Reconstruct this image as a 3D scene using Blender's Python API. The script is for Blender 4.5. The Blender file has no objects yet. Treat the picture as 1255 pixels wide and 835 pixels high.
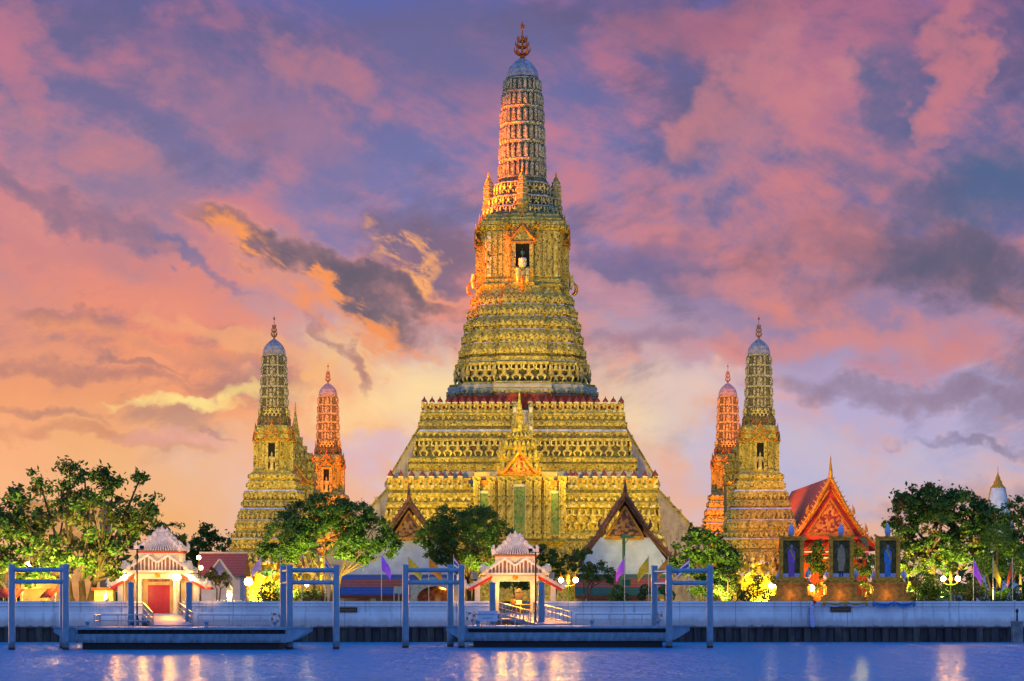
import bpy, math, random
from mathutils import Vector, Matrix
sc = bpy.context.scene
R = math.radians
F = 2844.0            # focal length in photo pixels, horizon on photo row 727
def P(px, py, Y): return Vector(((px - 627.5) * Y / F, Y, 5 + (727 - py) * Y / F))
def lin(c):
    return tuple(((v / 255) / 12.92 if v / 255 <= 0.04045 else ((v / 255 + 0.055) / 1.055) ** 2.4) for v in c)

# ---------------------------------------------------------------- camera
cd = bpy.data.cameras.new('camera'); cam = bpy.data.objects.new('camera', cd); sc.collection.objects.link(cam)
cam.location = (0, 0, 5); cam.rotation_euler = (R(90), 0, 0)
cd.sensor_width = 36; cd.lens = 36 * F / 1255; cd.shift_y = (727 - 417.5) / 1255
cd.clip_start = 1; cd.clip_end = 9000
sc.camera = cam
sc.view_settings.view_transform = 'Standard'; sc.view_settings.look = 'None'
sc.view_settings.exposure = 0.0; sc.view_settings.gamma = 1.0
sc.cycles.max_bounces = 5; sc.cycles.diffuse_bounces = 2; sc.cycles.glossy_bounces = 3
sc.cycles.transparent_max_bounces = 6; sc.cycles.sample_clamp_indirect = 4

# ---------------------------------------------------------------- sky
SUN_AZ, SUN_EL = R(-58), R(2)
W = bpy.data.worlds.new('World'); sc.world = W; W.use_nodes = True
nt = W.node_tree; nt.nodes.clear()
class E:
    """a float or colour socket with arithmetic"""
    def __init__(s, k): s.k = k
def nd(tree, t, **kw):
    n = tree.nodes.new(t)
    for k, v in kw.items(): setattr(n, k, v)
    return n
def setin(tree, sock, v):
    if isinstance(v, E): tree.links.new(v.k, sock)
    elif hasattr(v, 'is_output'): tree.links.new(v, sock)
    elif isinstance(v, tuple) and sock.type == 'RGBA' and len(v) == 3: sock.default_value = (*v, 1)
    else: sock.default_value = v
def M(op, a, b=None, c=None, tree=None):
    tree = tree or nt
    n = nd(tree, 'ShaderNodeMath', operation=op)
    for i, v in enumerate((a, b, c)):
        if v is not None: setin(tree, n.inputs[i], v)
    return E(n.outputs[0])
def mixc(f, a, b, tree=None, blend='MIX'):
    tree = tree or nt
    n = nd(tree, 'ShaderNodeMix', data_type='RGBA', blend_type=blend)
    setin(tree, n.inputs[0], f); setin(tree, n.inputs[6], a); setin(tree, n.inputs[7], b)
    return E(n.outputs[2])
def ss(x, lo, hi, tree=None):
    tree = tree or nt
    n = nd(tree, 'ShaderNodeMapRange', interpolation_type='SMOOTHSTEP')
    setin(tree, n.inputs[0], x); n.inputs[1].default_value = lo; n.inputs[2].default_value = hi
    return E(n.outputs[0])
def noise(vec, scale, detail=5, rough=.55, dist=0.0, tree=None, dim='3D'):
    tree = tree or nt
    n = nd(tree, 'ShaderNodeTexNoise', noise_dimensions=dim)
    setin(tree, n.inputs['Vector'], vec)
    n.inputs['Scale'].default_value = scale; n.inputs['Detail'].default_value = detail
    n.inputs['Roughness'].default_value = rough; n.inputs['Distortion'].default_value = dist
    return n
def ramp(f, stops, tree=None, interp='LINEAR'):
    tree = tree or nt
    n = nd(tree, 'ShaderNodeValToRGB'); cr = n.color_ramp; cr.interpolation = interp
    while len(cr.elements) < len(stops): cr.elements.new(0.5)
    for e, (p, c) in zip(cr.elements, stops): e.position = p; e.color = (*c, 1)
    setin(tree, n.inputs[0], f)
    return E(n.outputs[0])

tc = nd(nt, 'ShaderNodeTexCoord')
sep = nd(nt, 'ShaderNodeSeparateXYZ'); nt.links.new(tc.outputs['Generated'], sep.inputs[0])
dx, dy, dz = (E(o) for o in sep.outputs)
az = M('ARCTAN2', dx, dy)
el = M('DIVIDE', dz, M('SQRT', M('ADD', M('ADD', M('MULTIPLY', dx, dx), M('MULTIPLY', dy, dy)), 1e-4)))
def comb(a, b, c):
    n = nd(nt, 'ShaderNodeCombineXYZ')
    for i, v in enumerate((a, b, c)): setin(nt, n.inputs[i], v)
    return E(n.outputs[0])
def rotated(ang, sx, sz):
    c, s = math.cos(ang), math.sin(ang)
    a = M('ADD', M('MULTIPLY', dx, c), M('MULTIPLY', dz, -s)); b = M('ADD', M('MULTIPLY', dx, s), M('MULTIPLY', dz, c))
    return comb(M('MULTIPLY', a, sx), dy, M('MULTIPLY', b, sz))
SA = rotated(R(24), 1.0, 2.3)       # streaks falling to the right
SB = rotated(R(-16), 1.0, 1.9)
SI = rotated(R(10), 1.0, 1.25)        # streaks rising to the right
wn = noise(SI, 10, 5, .6)
wsep = nd(nt, 'ShaderNodeSeparateColor'); nt.links.new(wn.outputs['Color'], wsep.inputs[0])
w1 = M('SUBTRACT', E(wsep.outputs[0]), .5); w2 = M('SUBTRACT', E(wsep.outputs[1]), .5)
wf = nd(nt, 'ShaderNodeSeparateColor'); nt.links.new(noise(SI, 40, 6, .62).outputs['Color'], wf.inputs[0])
azw = M('ADD', M('ADD', az, M('MULTIPLY', w1, .10)), M('MULTIPLY', M('SUBTRACT', E(wf.outputs[0]), .5), .035)); elw = M('ADD', M('ADD', el, M('MULTIPLY', w2, .065)), M('MULTIPLY', M('SUBTRACT', E(wf.outputs[1]), .5), .022))
n1 = E(noise(SA, 7.0, 9, .62, .25).outputs['Fac'])
n2 = E(noise(SB, 11.0, 9, .62, .2).outputs['Fac'])
n3 = E(noise(SI, 30.0, 8, .62, .25).outputs['Fac'])
h = M('MULTIPLY', elw, 1 / .6)      # 0 at the horizon, 1 at about 31 degrees
def grad(cols):                     # colours for photo rows 727, 600, 500, 400, 300, 160, 20 then the sky above
    rows = (727, 600, 500, 400, 300, 160, 20)
    st = [((727 - r) / F / .6, lin(c)) for r, c in zip(rows, cols)]
    return ramp(h, st + [(.50, lin((66, 110, 206))), (1.0, (.07, .26, .85))])
left = grad([(236, 182, 128), (234, 180, 140), (230, 156, 126), (218, 142, 132), (168, 122, 152), (116, 102, 156), (98, 86, 144)])
mid = grad([(224, 204, 204), (216, 200, 220), (240, 214, 184), (200, 164, 180), (140, 128, 184), (112, 110, 170), (104, 94, 150)])
right = grad([(200, 190, 206), (182, 182, 216), (184, 174, 214), (160, 130, 170), (116, 104, 160), (92, 98, 154), (110, 88, 140)])
pink = grad([(238, 192, 164), (238, 182, 152), (240, 160, 126), (236, 144, 124), (220, 134, 134), (208, 128, 148), (186, 112, 144)])
col = mixc(ss(azw, -.17, -.03), left, mid); col = mixc(ss(azw, .02, .13), col, right)
# broad billows: pink tops, mauve undersides, blue gaps
wn2 = E(noise(SA, 46, 4, .6).outputs['Fac'])
soft = M('ADD', M('ADD', M('MULTIPLY', n1, .62), M('MULTIPLY', n2, .30)), M('MULTIPLY', n3, .16))   # mean about .54
col = mixc(M('MULTIPLY', ss(soft, .485, .615), .80), col, pink)
col = mixc(M('MULTIPLY', ss(soft, .60, .72), .45), col, mixc(.5, pink, lin((252, 190, 150))))
col = mixc(M('MULTIPLY', ss(n2, .50, .36), M('MULTIPLY', ss(el, .03, .10), .55)), col, lin((100, 80, 128)))
n4 = E(noise(rotated(R(30), 1.0, 2.6), 42, 9, .66, .3).outputs['Fac'])
def feat(px, py, ang, lx, ly, c, k, lo=.15, hi=1.25, tex=None):
    """one cloud: an ellipse about a direction of the sky, its rim torn by the warp noise"""
    global col
    cx, cy = (px - 627.5) / F, (727 - py) / F
    ca, sa = math.cos(R(-ang)), math.sin(R(-ang))
    x = M('SUBTRACT', azw, cx); y = M('SUBTRACT', elw, cy)
    a = M('MULTIPLY', M('ADD', M('MULTIPLY', x, ca), M('MULTIPLY', y, sa)), F / lx)
    b = M('MULTIPLY', M('SUBTRACT', M('MULTIPLY', y, ca), M('MULTIPLY', x, sa)), F / ly)
    r = M('ADD', M('MULTIPLY', a, a), M('MULTIPLY', b, b))
    m = M('ADD', M('SUBTRACT', 1.0, r), M('MULTIPLY', M('SUBTRACT', n3, .5), 2.6))
    m = M('MULTIPLY', ss(m, lo - .3, hi), M('MULTIPLY', ss(dy, 0, .3), k))
    if tex: m = M('MULTIPLY', m, ss(n4, *tex))
    col = mixc(m, col, lin(c))
feat(330, 130, 20, 170, 60, (196, 124, 146), .45)
feat(30, 90, 60, 110, 34, (196, 118, 142), .6)
feat(400, 70, 20, 90, 36, (204, 128, 140), .55)
feat(560, 60, 0, 120, 70, (108, 98, 152), .6)
feat(190, 40, 20, 150, 30, (98, 90, 150), .6)
feat(120, 185, 22, 190, 34, (204, 130, 140), .5)
feat(70, 245, 20, 190, 24, (112, 88, 138), .8)
feat(60, 300, 10, 160, 26, (196, 124, 138), .5)
feat(240, 310, 32, 110, 13, (106, 100, 158), .7)
feat(385, 280, 0, 60, 30, (112, 112, 172), .6)
feat(900, 150, -80, 160, 62, (204, 132, 144), .8)
feat(840, 30, 0, 150, 40, (178, 108, 132), .6)
feat(1090, 130, -75, 110, 50, (82, 92, 146), .9)
feat(1155, 95, -70, 140, 34, (204, 128, 142), .85)
feat(1240, 250, -28, 150, 72, (66, 94, 146), .95)
feat(1130, 270, -20, 110, 36, (84, 88, 138), .85)
feat(1050, 230, 10, 110, 24, (96, 98, 150), .6)
feat(1110, 325, 6, 200, 44, (112, 82, 122), .7)
feat(1180, 350, 20, 150, 48, (80, 76, 122), .9)
feat(800, 300, -10, 120, 36, (112, 92, 148), .7)
feat(740, 340, 6, 90, 22, (212, 150, 166), .6)
feat(930, 330, 10, 120, 30, (206, 136, 150), .6)
feat(980, 415, -3, 240, 24, (216, 140, 146), .7)
feat(1160, 440, -10, 130, 26, (206, 128, 140), .6)
feat(1130, 490, 4, 260, 22, (134, 110, 148), .75)
feat(800, 400, 3, 120, 22, (140, 104, 142), .6)
feat(1010, 575, 3, 330, 46, (190, 190, 222), .75)
feat(830, 470, 3, 120, 30, (232, 204, 198), .6)
feat(1190, 545, 4, 120, 9, (124, 118, 160), .7)
feat(1200, 610, -12, 140, 26, (146, 138, 172), .7)
feat(520, 500, -12, 150, 64, (250, 220, 172), .75)
feat(430, 430, -25, 90, 46, (248, 200, 136), .6)
feat(70, 470, 4, 220, 18, (162, 104, 122), .75)
feat(40, 395, 6, 110, 16, (150, 96, 120), .7)
feat(250, 440, 12, 160, 14, (170, 116, 132), .6)
feat(150, 420, 8, 220, 20, (244, 162, 118), .5)
feat(215, 510, -9, 84, 11, (252, 230, 158), .85)
feat(300, 490, -10, 60, 14, (246, 220, 150), .7)
feat(120, 560, 5, 200, 14, (190, 124, 118), .6)
feat(60, 530, 8, 120, 10, (150, 104, 122), .6)
feat(260, 560, -6, 110, 16, (226, 168, 170), .6)
feat(460, 560, 4, 90, 26, (206, 184, 214), .7)
feat(300, 420, 20, 130, 18, (240, 176, 132), .6)
feat(160, 455, 10, 90, 8, (140, 96, 122), .6)
feat(290, 545, 10, 60, 7, (170, 124, 140), .6)
feat(520, 300, 20, 100, 58, (110, 84, 130), .9)
feat(560, 340, 10, 60, 20, (122, 92, 136), .8)
feat(512, 320, 46, 84, 30, (250, 176, 120), 1.0, tex=(.42, .56))
feat(400, 338, 29, 230, 44, (232, 158, 128), .6)
feat(405, 332, 28, 225, 26, (88, 66, 110), .97)
feat(470, 338, 24, 150, 15, (80, 60, 106), .9)
feat(355, 322, 31, 180, 22, (252, 160, 96), 1.0, tex=(.44, .56))
feat(420, 395, 33, 130, 16, (236, 150, 118), .8, tex=(.42, .56))
feat(440, 375, 30, 150, 24, (240, 150, 104), .9, tex=(.45, .60))
feat(430, 430, 50, 70, 14, (160, 104, 126), .8)
hs = nd(nt, 'ShaderNodeHueSaturation'); hs.inputs['Saturation'].default_value = 1.06; hs.inputs['Value'].default_value = 1.0; setin(nt, hs.inputs['Color'], col)
gg = nd(nt, 'ShaderNodeGamma'); gg.inputs[1].default_value = 1.17; nt.links.new(hs.outputs[0], gg.inputs[0])
lowmix = ss(el, .36, .27); col = mixc(lowmix, col, E(gg.outputs[0]))
# the side of the sky behind the camera is clear blue dusk
back = ss(dy, .35, -.25)
col = mixc(back, col, ramp(h, [(0, (.36, .38, .68)), (.5, (.28, .41, .86)), (1, (.14, .44, 1.08))]))
nish = nd(nt, 'ShaderNodeTexSky', sky_type='NISHITA', sun_disc=False, sun_elevation=SUN_EL, sun_rotation=SUN_AZ)
b1 = nd(nt, 'ShaderNodeBackground'); b1.inputs[1].default_value = 0.05
b2 = nd(nt, 'ShaderNodeBackground'); b2.inputs[1].default_value = 0.95
nt.links.new(nish.outputs[0], b1.inputs[0]); setin(nt, b2.inputs[0], col)
ad = nd(nt, 'ShaderNodeAddShader'); nt.links.new(b1.outputs[0], ad.inputs[0]); nt.links.new(b2.outputs[0], ad.inputs[1])
wo = nd(nt, 'ShaderNodeOutputWorld'); nt.links.new(ad.outputs[0], wo.inputs[0])

# ---------------------------------------------------------------- sun (nearly set, behind the temple to the left)
sl = bpy.data.lights.new('sun', 'SUN'); sl.energy = 0.7; sl.angle = R(2); sl.color = (1, .55, .25)
so = bpy.data.objects.new('sun', sl); sc.collection.objects.link(so)
sdir = Vector((math.sin(SUN_AZ) * math.cos(SUN_EL), math.cos(SUN_AZ) * math.cos(SUN_EL), math.sin(SUN_EL)))
so.rotation_euler = (-sdir).to_track_quat('-Z', 'Y').to_euler(); so.location = sdir * 200

# ---------------------------------------------------------------- floodlights that light the temple
YEL = (1, .66, .07); SOD = (1, .27, .015); WARM = (1, .50, .10)
def spot(loc, aim, power, color, angle=70, blend=.6, radius=.4, parent=None):  # beams of the floodlights, and elsewhere spots added for glitter and brightness
    l = bpy.data.lights.new('flood_or_added_beam', 'SPOT'); l.energy = power; l.color = color
    l.spot_size = R(angle); l.spot_blend = blend; l.shadow_soft_size = radius
    o = bpy.data.objects.new('flood_or_added_beam', l); sc.collection.objects.link(o)
    o.location = loc; o.rotation_euler = (Vector(aim) - Vector(loc)).to_track_quat('-Z', 'Y').to_euler()
    return o
def point(loc, power, color, radius=.25):
    l = bpy.data.lights.new('lamp_glow', 'POINT'); l.energy = power; l.color = color; l.shadow_soft_size = radius
    o = bpy.data.objects.new('lamp_glow', l); sc.collection.objects.link(o); o.location = loc
    return o
YEL = (1, .63, .018); SOD = (1, .21, .001)
# on the ground and on the ridges of the two bank halls
for x in (-34, 34): spot((x * .95, 288, 4), (x * .45, 312, 20), 10000, YEL, 100)
for x in (-22, 22): spot((x, 290, 4), (x * .7, 312, 20), 10000, YEL, 110)
for x in (-3.5, 3.5): spot((x, 278, 4.5), (x * .8, 304, 16), 6500, YEL, 90)
for x in (-13, 13): spot((x, 286, 20), (x * .4, 316, 34), 21000, YEL, 100); spot((x, 286, 20), (0, 320, 54), 10500, YEL, 46)
for x in (-24, 24): spot((x, 284, 14), (x * .5, 314, 24), 12000, YEL, 90)
for x in (-9, 9): spot((x, 309.8, 22.5), (x * .6, 318, 40), 350, YEL, 130)
for x in (-8, -2.5, 2.5, 8): spot((x, 312.0, 31.5), (x * .3, 322, 60), 650, YEL, 110)
spot((-72, 316, 38), (0, 325, 66), 4200000, (1, .17, .001), 13)
spot((-72, 316.5, 30), (0, 323, 50), 2200000, (1, .17, .001), 9)
spot((62, 286, 14), (2, 327, 66), 16000, YEL, 19)
# four corner prangs: the two in front yellow, the two behind sodium orange
for x, dxx in ((-30.2, 9), (-30.2, -9), (31.4, 9), (31.4, -9)):
    spot((x + dxx, 277, 4), (x, 295, 17), 5500, YEL, 70)
spot((-27, 268, 22), (-30.2, 295, 28), 19000, YEL, 56); spot((27, 268, 22), (31.4, 295, 28), 19000, YEL, 56)
for x in (-28.4, 32.9):
    sx = -1 if x < 0 else 1
    spot((x + 14 * sx, 338, 8), (x, 357, 26), 52000, SOD, 70); spot((x - 9 * sx, 340, 6), (x, 357, 26), 52000, SOD, 75); spot((x - 6 * sx, 318, 36), (x, 357, 36), 80000, SOD, 30)
spot((25, 272, 17), (38, 290, 14), 15000, (1, .32, .05), 60); spot((27, 312, 17), (37, 312, 14), 9000, (1, .36, .10), 100); spot((48, 268, 6), (39, 284, 14), 6500, (1, .30, .04), 70)
spot((72, 396, 4), (88, 420, 24), 30000, (1, .74, .55), 50)
# ---------------------------------------------------------------- materials
def newmat(name):
    m = bpy.data.materials.new(name); m.use_nodes = True
    t = m.node_tree; b = t.nodes['Principled BSDF']; return m, t, b
def ocoord(t, sc_=(1, 1, 1)):
    c = nd(t, 'ShaderNodeTexCoord'); mp = nd(t, 'ShaderNodeMapping'); mp.inputs['Scale'].default_value = sc_
    t.links.new(c.outputs['Object'], mp.inputs[0]); return mp.outputs[0]
def bump(t, b, hgt, dist=.02, strength=.6):
    n = nd(t, 'ShaderNodeBump'); n.inputs['Distance'].default_value = dist; n.inputs['Strength'].default_value = strength
    setin(t, n.inputs['Height'], hgt); t.links.new(n.outputs[0], b.inputs['Normal'])
def plain(name, c, rough=.7, metal=0.0, var=.25, scale=3.0, stretch=(1, 1, 1), bmp=0.0, spec=.4):
    m, t, b = newmat(name)
    n = noise(ocoord(t, stretch), scale, 5, .6, tree=t)
    f = ss(E(n.outputs['Fac']), .3, .7, t)
    d = tuple(v * (1 - var) for v in c); u = tuple(min(1, v * (1 + var * .5)) for v in c)
    setin(t, b.inputs['Base Color'], mixc(f, d, u, t))
    b.inputs['Roughness'].default_value = rough; b.inputs['Metallic'].default_value = metal
    b.inputs['Specular IOR Level'].default_value = spec
    if bmp: bump(t, b, E(n.outputs['Fac']), bmp)
    return m
def mosaic(name, pal, scale=3.2, bdist=.10, stain=.45, stretch=(1, 1, 1)):
    """broken porcelain set in plaster: small cells of several colours, dirty by patches"""
    m, t, b = newmat(name)
    co = ocoord(t, stretch)
    v = nd(t, 'ShaderNodeTexVoronoi'); v.inputs['Scale'].default_value = scale; t.links.new(co, v.inputs['Vector'])
    s = nd(t, 'ShaderNodeSeparateColor'); t.links.new(v.outputs['Color'], s.inputs[0])
    k = len(pal)
    c = ramp(E(s.outputs[0]), [(i / k, p) for i, p in enumerate(pal)], t, 'CONSTANT')
    edge = ss(E(v.outputs['Distance']), .25 / scale * 2.2, .52 / scale * 2.2, t)
    c = mixc(M('MULTIPLY', edge, .0, tree=t), c, (.1, .09, .07), t)
    n = noise(co, .55, 6, .65, tree=t)
    c = mixc(M('MULTIPLY', ss(E(n.outputs['Fac']), .48, .68, t), stain, tree=t), c, (.15, .14, .10), t)
    n2 = noise(ocoord(t, (1.6, 1.6, .22)), 1.1, 5, .65, tree=t)      # rain streaks
    c = mixc(M('MULTIPLY', ss(E(n2.outputs['Fac']), .50, .70, t), .5, tree=t), c, (.13, .11, .07), t)
    setin(t, b.inputs['Base Color'], c); b.inputs['Roughness'].default_value = .55
    b.inputs['Specular IOR Level'].default_value = .3
    bump(t, b, M('SUBTRACT', 1.0, E(v.outputs['Distance']), tree=t), bdist, .8)
    return m
def glow(name, c, strength):
    m, t, b = newmat(name)
    b.inputs['Base Color'].default_value = (*c, 1); b.inputs['Emission Color'].default_value = (*c, 1)
    b.inputs['Emission Strength'].default_value = strength
    return m
def striped(name, c1, c2, period, axis=0, rough=.6, duty=.5, bmp=.03):
    """running stripes: tile courses, roof ribs, planks"""
    m, t, b = newmat(name)
    c = nd(t, 'ShaderNodeTexCoord'); s = nd(t, 'ShaderNodeSeparateXYZ'); t.links.new(c.outputs['Object'], s.inputs[0])
    f = M('FRACT', M('MULTIPLY', E(s.outputs[axis]), 1 / period, tree=t), tree=t)
    g = M('LESS_THAN', f, duty, tree=t)
    n = noise(c.outputs['Object'], 2.5, 4, .6, tree=t)
    k = mixc(g, c1, c2, t)
    k = mixc(M('MULTIPLY', ss(E(n.outputs['Fac']), .4, .7, t), .35, tree=t), k, tuple(v * .45 for v in c1), t)
    setin(t, b.inputs['Base Color'], k); b.inputs['Roughness'].default_value = rough
    bump(t, b, g, bmp, .5)
    return m
def leafmat(name, c, c2):
    m, t, b = newmat(name)
    g = nd(t, 'ShaderNodeNewGeometry')
    n = noise(ocoord(t), .55, 3, .5, tree=t)
    f = M('ADD', M('MULTIPLY', E(g.outputs['Random Per Island']), .5, tree=t), M('MULTIPLY', ss(E(n.outputs['Fac']), .38, .62, t), .5, tree=t), tree=t)
    k = mixc(f, c, c2, t)
    setin(t, b.inputs['Base Color'], k); b.inputs['Roughness'].default_value = .5
    b.inputs['Specular IOR Level'].default_value = .3
    tr = nd(t, 'ShaderNodeBsdfTranslucent'); setin(t, tr.inputs[0], k)
    mx = nd(t, 'ShaderNodeMixShader'); mx.inputs[0].default_value = .35
    t.links.new(b.outputs[0], mx.inputs[1]); t.links.new(tr.outputs[0], mx.inputs[2])
    t.links.new(mx.outputs[0], t.nodes['Material Output'].inputs[0])
    return m
LIT_CREAM, LIT_PALE, LIT_TAN, GRN, DRK, PNK = (.42, .32, .045), (.55, .45, .12), (.33, .24, .03), (.13, .16, .045), (.09, .07, .025), (.44, .30, .26)  # cream, pale and tan have the yellow of the floodlights put into them
def weathered_steel(name, c, var=.25):
    m, t, b = newmat(name); co = ocoord(t, (1, 1, .3)); n = noise(co, 2.0, 5, .6, tree=t); r = noise(ocoord(t), 3.2, 7, .7, tree=t); lo = noise(ocoord(t, (1, 1, .4)), 2.2, 4, .6, tree=t)
    k = mixc(ss(E(n.outputs['Fac']), .3, .7, t), tuple(v * (1 - var) for v in c), tuple(v * 1.15 for v in c), t)
    gp = nd(t, 'ShaderNodeNewGeometry'); s = nd(t, 'ShaderNodeSeparateXYZ'); t.links.new(gp.outputs['Position'], s.inputs[0])
    rust = M('MAXIMUM', ss(E(r.outputs['Fac']), .62, .70, t), M('MULTIPLY', ss(M('SUBTRACT', E(s.outputs[2]), M('MULTIPLY', E(lo.outputs['Fac']), 1.4, tree=t), tree=t), .35, -.25, t), .9, tree=t), tree=t)
    k = mixc(M('MULTIPLY', rust, .75, tree=t), k, (.07, .045, .035), t)
    setin(t, b.inputs['Base Color'], k); setin(t, b.inputs['Roughness'], M('ADD', .38, M('MULTIPLY', rust, .4, tree=t), tree=t)); bump(t, b, E(r.outputs['Fac']), .01); return m
MT = dict(
    mosaic=mosaic('porcelain_mosaic', [LIT_CREAM, LIT_TAN, LIT_PALE, LIT_CREAM, LIT_TAN, LIT_CREAM, GRN, LIT_PALE, LIT_TAN, LIT_CREAM], 4.0),
    mosaic_fine=mosaic('fine_porcelain_mosaic', [LIT_CREAM, LIT_PALE, LIT_TAN, LIT_CREAM, LIT_PALE, DRK, LIT_CREAM, LIT_PALE], 5.5, .05, .35),
    mosaic_shade=mosaic('porcelain_mosaic_shade', [DRK, (.10, .08, .04), GRN, DRK, (.22, .17, .08)], 4.0),  # dark porcelain that also carries the shade of recesses and gaps
    flower=mosaic('white_flower_tile', [LIT_PALE, (.70, .66, .58), LIT_TAN, LIT_PALE, DRK, LIT_CREAM, LIT_PALE], 3.0, .06, .2),
    cob=mosaic('pale_porcelain_mosaic', [(.38, .34, .20), (.50, .45, .30), (.28, .23, .12), (.42, .37, .24), (.13, .10, .06), (.52, .47, .34)], 5.5, .05, .35),
    ledge=plain('skylit_ledge', (.62, .62, .72), .45, var=.4, scale=1.6, stretch=(1, 1, .4)),  # pale blue tint stands in for skylight on the ledges
    plaster=plain('white_plaster', (.70, .68, .66), .8, var=.18, scale=.7, bmp=.01),
    lavender=plain('pale_glazed_wall', (.46, .42, .36), .6, var=.25, scale=1.5),
    figure=plain('figure_plaster', (.62, .51, .18), .6, var=.5, scale=2.2, bmp=.03),
    brownfig=plain('brown_figure_plaster', (.30, .13, .07), .7, var=.5, scale=3),
    redfin=plain('dark_red_glaze', (.22, .035, .02), .4, var=.4),
    redcloth=plain('red_cloth', (.68, .075, .015), .8, var=.5, scale=1.2, stretch=(3, 1, 1)),
    gold=plain('gilding', (.72, .31, .02), .38, .35, .45, 3, bmp=.04),
    golddull=plain('gold_paint', (.60, .23, .012), .5, .1, .4, 3, bmp=.03),
    bluetile=plain('grey_blue_tile', (.34, .31, .33), .5, var=.45, scale=2),
    green_panel=mosaic('green_door_mosaic', [(.12, .24, .05), (.16, .28, .06), (.28, .26, .06), (.08, .16, .04)], 4.5, .03, .2),
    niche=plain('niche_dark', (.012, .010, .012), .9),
    white=plain('white_paint', (.74, .63, .42), .6, var=.18, scale=1.2, bmp=.004),
    ochre_wall=plain('ochre_wall', (.52, .36, .16), .8, var=.25, scale=.8),
    roofrib=plain('roof_rib_cement', (.67, .54, .44), .7, var=.25, scale=2.0),
    roofgap=plain('roof_brown', (.20, .10, .06), .7, var=.3),
    redtrim=plain('red_trim', (.55, .035, .015), .5, var=.2),
    reddoor=striped('red_door_boards', (.30, .012, .02), (.38, .016, .025), .5, 0, .45, .94, .02),
    redtile=striped('red_roof_tiles', (.44, .06, .02), (.56, .095, .03), .32, 2, .45),
    bluetrim=striped('blue_roof_tiles', (.03, .06, .22), (.045, .085, .28), .32, 2, .4),
    greentrim=striped('green_roof_tiles', (.02, .09, .05), (.03, .12, .065), .32, 2, .4),
    brownroof=plain('dark_carved_wood', (.24, .085, .035), .6, var=.6, scale=3, bmp=.05),
    pediment=mosaic('carved_pediment', [(.40, .15, .03), (.22, .05, .02), (.46, .22, .05), (.10, .035, .02)], 3.2, .12, .2),
    pedgold=mosaic('gilded_pediment', [(.60, .22, .03), (.40, .06, .02), (.66, .32, .05), (.25, .03, .02)], 3.0, .12, .1),
    steel=weathered_steel('blue_painted_steel', (.145, .27, .38)),
    steel2=weathered_steel('dull_blue_steel', (.13, .235, .33), .35),
    deck=striped('pontoon_deck', (.16, .21, .32), (.19, .24, .36), .6, 0, .6, .93, .01),
    rubber_shade=plain('black_rubber_and_shade', (.015, .015, .018), .7, var=.4),
    chrome=plain('stainless_rail', (.56, .50, .52), .35, .3, .2),
    black=plain('black_iron', (.02, .02, .024), .5),
    redpaint=plain('red_paint', (.55, .03, .03), .5),
    orange=plain('orange_paint', (.62, .16, .02), .6),
    concrete=plain('stained_concrete', (.22, .21, .21), .85, var=.5, scale=1.5, bmp=.02),
    green_metal=plain('green_paint', (.10, .26, .06), .5),
    cream_post=plain('cream_paint', (.66, .56, .34), .6),
    bark=plain('bark', (.08, .05, .028), .9, var=.5, scale=4, stretch=(3, 3, .6), bmp=.05),
    canopy=plain('canvas', (.55, .42, .26), .7, var=.3),
    awning=plain('orange_canvas', (.60, .30, .06), .7, var=.35, scale=1.2),
    globe=glow('lit_globe', (1, .66, .25), 40), globe2=glow('lit_white_globe', (1, .72, .34), 60),
    lit=glow('lit_interior', (1, .36, .04), 1.1), litbulb=glow('small_lit_bulb', (1, .72, .3), 10),
    magenta=plain('magenta_cloth', (.82, .13, .74), .8, var=.2), purple=plain('purple_cloth', (.50, .13, .80), .8, var=.2),
    pink=plain('pink_cloth', (.80, .42, .50), .8, var=.15), yellow=plain('yellow_cloth', (.85, .48, .02), .8, var=.2),
    orangecloth=plain('orange_cloth', (.85, .27, .015), .8, var=.2), vermilion=plain('vermilion_cloth', (.80, .12, .02), .8, var=.2),
    flagred=plain('flag_red', (.50, .03, .05), .8, var=.1), flagwhite=plain('flag_white', (.72, .70, .72), .8, var=.1), flagblue=plain('flag_navy', (.07, .06, .32), .8, var=.1),
    bluecloth=plain('blue_cloth', (.08, .22, .50), .8, var=.35, scale=3), lilaccloth=plain('lilac_cloth', (.50, .46, .66), .8, var=.3, scale=3),
    goldcloth=plain('gold_cloth', (.60, .32, .05), .8, var=.3, scale=3),
    lotus=plain('pale_blue_glaze', (.34, .42, .62), .3, var=.2), skin=plain('skin', (.42, .24, .15), .6, var=.1),
    navy=plain('navy_cloth', (.03, .04, .10), .8), beige=plain('beige_cloth', (.42, .26, .13), .8, var=.25), violet=plain('violet_robe', (.30, .10, .36), .8, var=.2),
    paint_bg=plain('dark_portrait_ground', (.12, .085, .02), .95, var=.6, scale=1.4), paint_arch=plain('portrait_arch', (.17, .13, .06), .7, var=.4),
    board=plain('white_board', (.55, .60, .72), .5, var=.06), ink=plain('blue_ink', (.06, .10, .32), .6, var=.1),
    brownboard=plain('dark_bronze', (.05, .03, .025), .5, var=.4), window=plain('window_glass', (.03, .035, .05), .1),
    roofgrey=plain('grey_sheet_roof', (.30, .27, .32), .5, var=.3, scale=1.5), pinkroof=plain('pale_tile_roof', (.42, .34, .42), .6, var=.3),
)
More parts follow.
